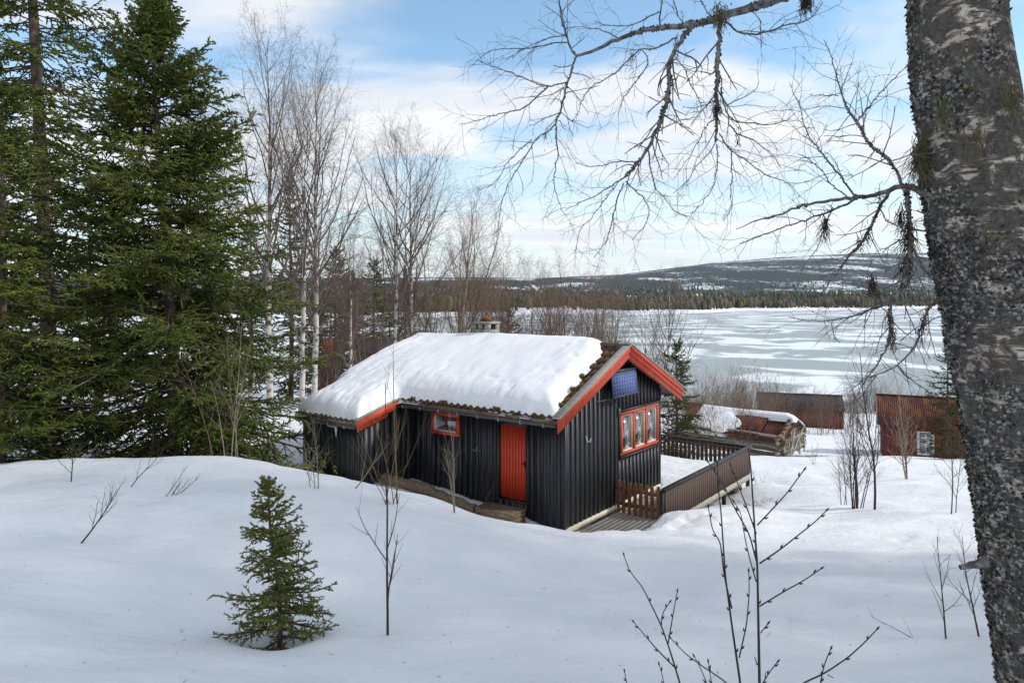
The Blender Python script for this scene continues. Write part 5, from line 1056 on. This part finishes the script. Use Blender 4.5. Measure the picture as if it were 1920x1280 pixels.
for px, py, w, ln, c, m_ in [(1722, 285, .018, .19, 260, 'beard_green'), (1735, 262, .012, .10, 90, 'beard_green'), (1745, 240, .008, .06, 50, 'beard_green'), (1650, 372, .02, .035, 60, 'beard_green'), (1546, 415, .012, .10, 130, 'beard_dark'), (1705, 440, .02, .14, 220, 'beard_dark'), (1700, 490, .018, .10, 160, 'beard_dark'), (1636, 530, .012, .09, 150, 'beard_dark'), (1690, 400, .014, .12, 140, 'beard_dark'), (1673, 630, .011, .05, 110, 'beard_green'), (1730, 605, .012, .06, 90, 'beard_dark'), (1612, 455, .012, .05, 70, 'beard_dark'), (1750, 512, .014, .05, 60, 'beard_dark'), (1668, 590, .01, .06, 70, 'beard_dark'), (1625, 440, .015, .05, 70, 'beard_dark')]:
    beard(l2, px, py, float(DB(np.array(px), np.array(py))), w * .7, ln * (1.25 if m_ == 'beard_dark' else 1), int(c * (.4 if m_ == 'beard_dark' else .8)), m_)
for px, py, w, ln, c, m_ in [(1350, 28, .022, .055, 260, 'beard_green'), (1512, -5, .016, .08, 160, 'beard_dark'), (1268, 85, .008, .03, 50, 'beard_green'), (1185, 110, .006, .03, 30, 'beard_green'), (1344, 200, .012, .06, 110, 'beard_dark'), (1022, 248, .006, .025, 25, 'beard_green'), (1384, 255, .008, .03, 40, 'beard_dark')]:
    beard(l1, px, py, float(DB(np.array(px), np.array(py))), w, ln, c, m_)
for px, py, w, ln, c in [(1765, 200, .022, .16, 120), (1895, 170, .02, .17, 130), (1835, 250, .02, .12, 90), (1810, 90, .02, .07, 60), (1855, 440, .03, .05, 120), (1805, 260, .012, .09, 50)]: beard(birch, px, py, 2.425, w * .7, ln * .8, int(c * .6), 'beard_green')
# ------------------------------------------------------------ sheds below the cabin
def corr_sheet(w, l, mt, name, parent, M, waves=9, amp=.018):
    n = waves * 6 + 1; u = np.linspace(0, w, n); h = amp * np.sin(np.linspace(0, waves * 2 * np.pi, n)); V = []
    for z in (0, -.006):
        for yv in (0.0, l): V += [(u[j], yv, h[j] + z) for j in range(n)]
    g = Geo(); q = lambda a, b, j: [a * n + j, a * n + j + 1, b * n + j + 1, b * n + j]; g.add(V, [q(0, 1, j) for j in range(n - 1)] + [q(3, 2, j) for j in range(n - 1)] + [q(2, 0, j) for j in range(n - 1)])
    o = g.build(name, mt, parent, smooth=True); o.matrix_local = M; return o
def slope_matrix(x, y, z, ang, flip=False, roll=0.0):
    m = Matrix.Translation((x, y, z)) @ Matrix.Rotation(math.pi if flip else 0, 4, 'Z') @ Matrix.Rotation(ang, 4, 'X') @ Matrix.Rotation(roll, 4, 'Y'); return m
def shed(name, p, rot, Lx, Wy, hw, rise, wall_mt, roof_mt, label, over=.3, win=None, door=None, nsheet=7, gap=None, end_mt=None):
    o = empty(name, tuple(p), rot); tag(o, label, 'shed'); ang = math.atan2(rise, Wy / 2); sl = math.hypot(rise, Wy / 2)
    def wallboards(face, a0, a1, z1, skip=None):
        g = Geo(); x = a0
        while x < a1 - .02:
            w = min(.16, a1 - x); th = random.uniform(.02, .032)
            segs = [(-.6, z1(x + w / 2) if callable(z1) else z1)]
            if skip and x + w > skip[0] and x < skip[1]: segs = [(-.6, skip[2]), (skip[3], segs[0][1])]
            for za, zb in segs:
                if face == 'front': g.box((x + .006, -th, za), (x + w - .006, .08, zb))
                elif face == 'back': g.box((x + .006, Wy - .08, za), (x + w - .006, Wy + th, zb))
                elif face == 'left': g.box((-th, x + .006, za), (.08, x + w - .006, zb))
                else: g.box((Lx - .08, x + .006, za), (Lx + th, x + w - .006, zb))
            x += w
        return g.build('wall', wall_mt, o)
    wallboards('front', 0, Lx, hw, win); wallboards('back', 0, Lx, hw)
    gz_ = lambda y: hw + rise * (1 - abs(y - Wy / 2) / (Wy / 2)) - .03
    wallboards('left', .08, Wy - .08, gz_); wallboards('right', .08, Wy - .08, gz_)
    roof = empty('roof'); roof.parent = o; sw = (Lx + 2 * over) / nsheet
    for i in range(nsheet):
        x = -over + i * sw
        mt = roof_mt if not callable(roof_mt) else roof_mt(i)
        dy = -over * math.cos(ang); ln = sl + over + .02
        if gap is not None and i == gap: ln -= .45; dy += .42 * math.cos(ang)
        corr_sheet(sw + .05, ln, mt, 'roof_sheet', roof, slope_matrix(x, dy, hw + dy * math.tan(ang) + .03 + .004 * (i % 2), ang, roll=random.uniform(-.006, .006)), waves=int(sw / .09))
        corr_sheet(sw + .05, sl + over, mt, 'roof_sheet', roof, slope_matrix(x + sw, Wy + over * math.cos(ang), hw - over * math.sin(ang) + .03 + .004 * (i % 2), ang, True), waves=int(sw / .09))
    for xx in (-over - .03, Lx + over):
        for sgn in (0, 1):
            g = Geo(); ya, yb = (-over * math.cos(ang), Wy / 2) if sgn == 0 else (Wy / 2, Wy + over * math.cos(ang)); zf = lambda y: hw + rise * (1 - abs(y - Wy / 2) / (Wy / 2))
            slab(g, xx, xx + .03, ya, yb, zf, -.05, .14); g.build('verge_board', 'grey_wood', roof)
    g = Geo(); g.box((-over, Wy / 2 - .10, hw + rise + .035), (Lx + over, Wy / 2 + .10, hw + rise + .06)); g.build('ridge_cap', 'dark_metal' if not callable(roof_mt) else 'rust_roof', roof)
    if win:
        a, b, c, d = win; w = empty('window'); w.parent = o; g = Geo()
        for q in ((a - .05, b + .05, c - .05, c + .05), (a - .05, b + .05, d - .05, d + .05), (a - .05, a + .05, c + .05, d - .05), (b - .05, b + .05, c + .05, d - .05), ((a + b) / 2 - .02, (a + b) / 2 + .02, c + .05, d - .05)): g.box((q[0], -.05, q[2]), (q[1], .03, q[3]))
        g.build('frame', 'white_paint', w); g = Geo(); g.box((a + .05, -.015, c + .05), (b - .05, -.009, d - .05)); g.build('pane', 'glass', w)
        n = 30; yy = np.linspace(a, b, n); xx = .05 + .015 * np.sin(np.linspace(0, 20, n)); V = np.concatenate([np.stack([yy, xx, np.full(n, c)], 1), np.stack([yy, xx, np.full(n, d)], 1)]); g = Geo(); g.add(V, [[j, j + 1, n + j + 1, n + j] for j in range(n - 1)]); g.build('curtain', 'curtain', w, smooth=True)
    if door:
        a, b, c = door; g = Geo()
        for k in range(int((b - a) / .14)): g.box((a + k * .14, -.055, -.1), (a + k * .14 + .13, -.034, c))
        dd = g.build('door', 'shed_red', o); g = Geo(); g.box((a, -.07, c * .25), (b, -.056, c * .25 + .1)); g.box((a, -.07, c * .8), (b, -.056, c * .8 + .1)); g.build('batten', 'shed_red', dd)
    return o
pr = foot(1657, 36.0)
shed('red_shed', pr + np.array([0, 0, -.05]), R(-26), 6.0, 4.0, 1.85, 1.15, 'shed_red', lambda i: 'rust_roof' if i < 4 else 'rust_brown', 'red timber shed with rusty sheet roof and white-framed window', win=(1.55, 2.2, .35, 1.45), gap=3, nsheet=6)
pb = foot(1424, 56.0)
shed('brown_shed', pb + np.array([0, 0, -.1]), R(-17), 6.2, 3.4, 1.65, .95, 'shed_brown', 'dark_metal', 'long low brown shed with dark sheet roof near the frozen lake', door=(4.9, 5.9, 1.5), over=.12)
# ruined log shed: each log a piece of its own
pl = foot(1462, 29.5); LR = R(-40); logs = empty('log_shed', tuple(pl), LR); tag(logs, 'collapsing log shed with rusty sheet roof half under snow', 'shed')
LW, LL, LH = 2.7, 4.9, 0.92           # x: gable width to the right, y->left along the front is -x'
def log(p, q, r, mt='old_wood'):
    P = np.linspace(p, q, 7) + rng.normal(0, .012, (7, 3)); g = Geo(); V, Q = tubes(P[None], (r * rng.uniform(.9, 1.1, 7))[None], 8); g.add(V, Q); g.add(V[:8], [[0, j + 1, j] for j in range(1, 7)]); g.add(V[-8:], [[0, j, j + 1] for j in range(1, 7)]); g.build('log', mt, logs, smooth=True)
for k in range(7):
    z = .0 + k * .15; s = .02 * k
    log((-LL - .2, rng.normal(0, .03), z - .10 * (k / 8)), (.22 + rng.uniform(-.1, .12), rng.normal(0, .03), z - .12), .078, 'grey_wood' if k % 3 == 0 else 'old_wood')
    log((-.0 + rng.normal(0, .03), -.22 - rng.uniform(0, .12), z + .07 - .12), (.1 + rng.normal(0, .04), LW + .2, z + .07 - .1), .078, 'grey_wood' if k % 3 == 1 else 'old_wood')
    log((-LL, -.2, z + .07), (-LL, LW + .2, z + .07), .078); log((-LL - .2, LW, z), (.2, LW, z), .078)
for k in range(4):                     # gable logs, shortening
    f = 1 - (k + .5) / 4.8; log((.05, LW / 2 - LW / 2 * f, LH + .02 + k * .14), (.05, LW / 2 + LW / 2 * f, LH + .02 + k * .14), .07)
for k in range(7): a = rng.uniform(-.4, .5); log((.3 + rng.uniform(0, .3), rng.uniform(-.3, 1.5), .02), (.15 + a * .3, rng.uniform(0, 2.4), .35 + rng.uniform(0, .6)), .035, 'grey_wood')
ang = math.atan2(.68, LW / 2); sl = math.hypot(.68, LW / 2) + .35
for k in range(5):
    x = -LL - .25 + k * 1.07; sag = [-.02, -.08, -.12, -.10, -.16][k]
    corr_sheet(1.1, sl, 'rust_roof', 'roof_sheet', logs, slope_matrix(x, -.3, LH - .10 + sag + .004 * (k % 2), ang + [.02, 0, -.03, -.02, -.10][k], roll=[-.02, .0, .02, .03, .08][k]), waves=10)
    corr_sheet(1.1, sl, 'rust_roof', 'roof_sheet', logs, slope_matrix(x + .98, LW + .3, LH - .08 + sag, ang, True), waves=10)
X, Y = np.meshgrid(np.linspace(-5.4, .35, 80), np.linspace(-.32, 3.0, 60)); rb = LH + .68 - .68 / (LW / 2) * np.abs(Y - LW / 2) - .09 - .03 * np.sin((X + 4.5) * .7)
edge = np.minimum.reduce([X + 5.35, Y + .28, 2.9 - Y, np.where(Y < LW / 2 - .25, -2.1 + .35 * np.sin(Y * 4) - X, .25 - X)]) + .12 * fbm(X * 2.2, Y * 2.2, 3)
Z = rb + np.clip(edge / .3, 0, 1) ** .6 * .14 - np.where(edge < 0, .10, 0); g = Geo(); ii = np.arange(X.size).reshape(X.shape); Fq = np.stack([ii[:-1, :-1], ii[:-1, 1:], ii[1:, 1:], ii[1:, :-1]], -1).reshape(-1, 4); Fq = Fq[(edge.ravel()[Fq] > -.05).any(1)]
V = np.stack([X, Y, Z], -1).reshape(-1, 3); us = np.unique(Fq); mi_ = np.full(len(V), -1); mi_[us] = np.arange(len(us)); g.add(V[us], mi_[Fq]); tag(g.build('roof_snow', 'snow', None, smooth=True, loc=tuple(pl), rotz=LR), 'snow lying on the ruined log shed\'s sagging roof', 'snow', kind='stuff')
# dry grass at bare spots
def tuft(p, cnt, w, h, label):
    q = np.array(p) + rng.normal(0, 1, (cnt, 3)) * np.array([w, w * .7, 0]); q[:, 2] = ground(q[:, 0], q[:, 1]) - .02; P = grow(q, np.stack([rng.normal(0, .9, cnt), rng.normal(0, .9, cnt), np.full(cnt, .8)], 1), h * rng.uniform(.4, 1, cnt), 4, -.5, .1); g = Geo(); V, Q = tubes(P, np.tile([.006, .005, .004, .001], (cnt, 1)), 3); g.add(V, Q); tag(g.build('dry_grass', 'dry_grass'), label, 'grass', kind='stuff')
c_ = cab(1.6, 5.9); tuft((c_[0], c_[1], 0), 500, .5, .28, 'dry brown grass under the deck\'s outer edge')
tuft((pl[0] + .9, pl[1] - .3, 0), 500, .45, .3, 'dry grass at the log shed\'s right corner')
c_ = cab(.75, .2); tuft((c_[0], c_[1], 0), 350, .35, .10, 'dead leaves and grass at the cabin\'s near corner')

# --- among the trees beyond the roof
ph = foot(705, 45.0); hut = empty('hut', (ph[0], ph[1], ph[2]), R(18)); tag(hut, 'dark hut roof among the trees beyond the cabin\'s snowy roof', 'hut'); hb = (560 - 634) / F * 45 - ph[2]
g = Geo(); g.box((-1.2, -1.0, -.5), (1.2, 1.0, hb - .8)); g.build('wall', 'shed_brown', hut)
g = Geo(); slab(g, -1.4, 1.4, -1.3, 0, lambda y: hb + y * .62, 0, .08); slab(g, -1.4, 1.4, 0, 1.3, lambda y: hb - y * .62, 0, .08); g.build('roof', 'dark_metal', hut)
pq = foot(616, 43.0); hq = (560 - 631) / F * 43 - pq[2]; rd = empty('red_structure', tuple(pq), R(25)); tag(rd, 'narrow red structure with white cap among trees left of the snowy roof', 'structure')
g = Geo(); g.box((-.24, -.24, hq - 1.05), (.24, .24, hq - .16)); g.build('body', 'red_paint', rd); g = Geo(); g.box((-.5, -.45, -.4), (.5, .5, hq - 1.05)); g.build('base', 'shed_brown', rd); g = Geo(); g.box((-.30, -.30, hq - .08), (.30, .30, hq)); g.build('cap', 'white_paint', rd)
g = Geo(); [g.box((sx - .05, sy - .05, hq - .16), (sx + .05, sy + .05, hq - .08)) for sx in (-.18, .18) for sy in (-.18, .18)]; g.build('support', 'white_paint', rd)
# --- houses on the far side of the lake
for px, u, w, c, lab in [(1512, 1150, 11, 'shed_red', 'far red house beyond the lake, leftmost of the scattered ones'), (1541, 1250, 12, 'shed_brown', 'far brown house beyond the lake right of the red one'), (1590, 1300, 10, 'white_paint', 'far white house beyond the lake'), (1668, 1250, 13, 'shed_brown', 'far dark house beyond the lake nearest the birch trunk'), (1628, 1400, 10, 'shed_red', 'far small red house beyond the lake between the white and dark ones')]:
    r = (px - 960) / F; Y = float(shore(np.array([r]))[0]) + u; z = float(far_z(np.array([r]), np.array([Y]))[0]); h = empty('house', (r * Y, Y, z), R(random.uniform(-20, 20))); tag(h, lab, 'house', 'houses beyond the lake')
    g = Geo(); g.box((-w / 2, -4, -1), (w / 2, 4, 4.2)); g.build('wall', c, h); g = Geo(); slab(g, -w / 2 - .5, w / 2 + .5, -4.6, 0, lambda y: 7.2 + y * .65, 0, .3); slab(g, -w / 2 - .5, w / 2 + .5, 0, 4.6, lambda y: 7.2 - y * .65, 0, .3); g.build('roof', 'snow', h)
# --- wood's edge just outside the picture on the right: it throws the shade over the foreground
for i, (x, y, s, k) in enumerate([(12.5, 4.6, 1.9, 0), (10.0, 1.5, 1.9, 1), (13.6, 8.6, 1.7, 0)]):
    o = copy_tree(bgs[k]); place(o, (x, y, gz(x, y) - .1), 1.1 * i, s); tag(o, 'spruce at the wood\'s edge outside the picture on the right', 'spruce tree', 'spruces outside the picture')
for i, (x, y, s, k) in enumerate([(8.6, 4.0, 1.2, 0), (9.6, 6.4, 1.3, 1), (11.6, 9.6, 1.3, 0), (14.8, 6.6, 1.5, 1), (11.4, 7.4, 1.25, 0), (10.4, 3.0, 1.35, 1), (16.0, 10.2, 1.4, 0)]):
    o = copy_tree(bt[k]); place(o, (x, y, gz(x, y) - .1), 1.7 * i, s); tag(o, 'bare birch at the wood\'s edge outside the picture on the right', 'birch tree', 'birches outside the picture')
# --- litter on the snow
n = 190; px_ = rng.uniform(0, 1920, n); Yq = 5 + 13 * rng.random(n) ** 1.4; xq = (px_ - 960) / F * Yq; zq = ground(xq, Yq); lx_ = (xq - CX) * AX[0] + (Yq - CY) * AX[1]; ly_ = (xq - CX) * AY[0] + (Yq - CY) * AY[1]
k = ~((lx_ > -7.6) & (lx_ < 1.7) & (ly_ > -2.2)); xq, Yq, zq = xq[k], Yq[k], zq[k]; a = rng.random(len(xq)) * 6.28; P = grow(np.stack([xq, Yq, zq + .004], 1), np.stack([np.cos(a), np.sin(a), np.full(len(a), .03)], 1), rng.uniform(.008, .05, len(a)) * np.where(rng.random(len(a)) < .08, 3, 1), 3, 0, .15)
g = Geo(); V, Q = tubes(P, np.tile([.0022, .002, .001], (len(a), 1)), 3); g.add(V, Q); tag(g.build('litter', 'twig'), 'tiny fallen twigs and needles scattered on the snow', 'litter', kind='stuff')
# ------------------------------------------------------------ the air
hz_ = bpy.data.materials.new('haze_air'); hz_.use_nodes = True; N = hz_.node_tree.nodes; N.remove(N['Principled BSDF']); pv = N.new('ShaderNodeVolumePrincipled')
pv.inputs['Color'].default_value = (0.72, 0.84, 1.0, 1); pv.inputs['Density'].default_value = 3.0e-5; pv.inputs['Anisotropy'].default_value = 0.0
hz_.node_tree.links.new(pv.outputs[0], N['Material Output'].inputs['Volume']); MATS['haze_air'] = hz_
g = Geo(); g.box((-16000, -130, min(float(GZ.min()), float(FZ.min())) - 1), (16000, 12500, max(float(FZ.max()), 40) + 30))
tag(g.build('haze', hz_), kind='stuff', label='thin blue haze in the air over the lake and hills')
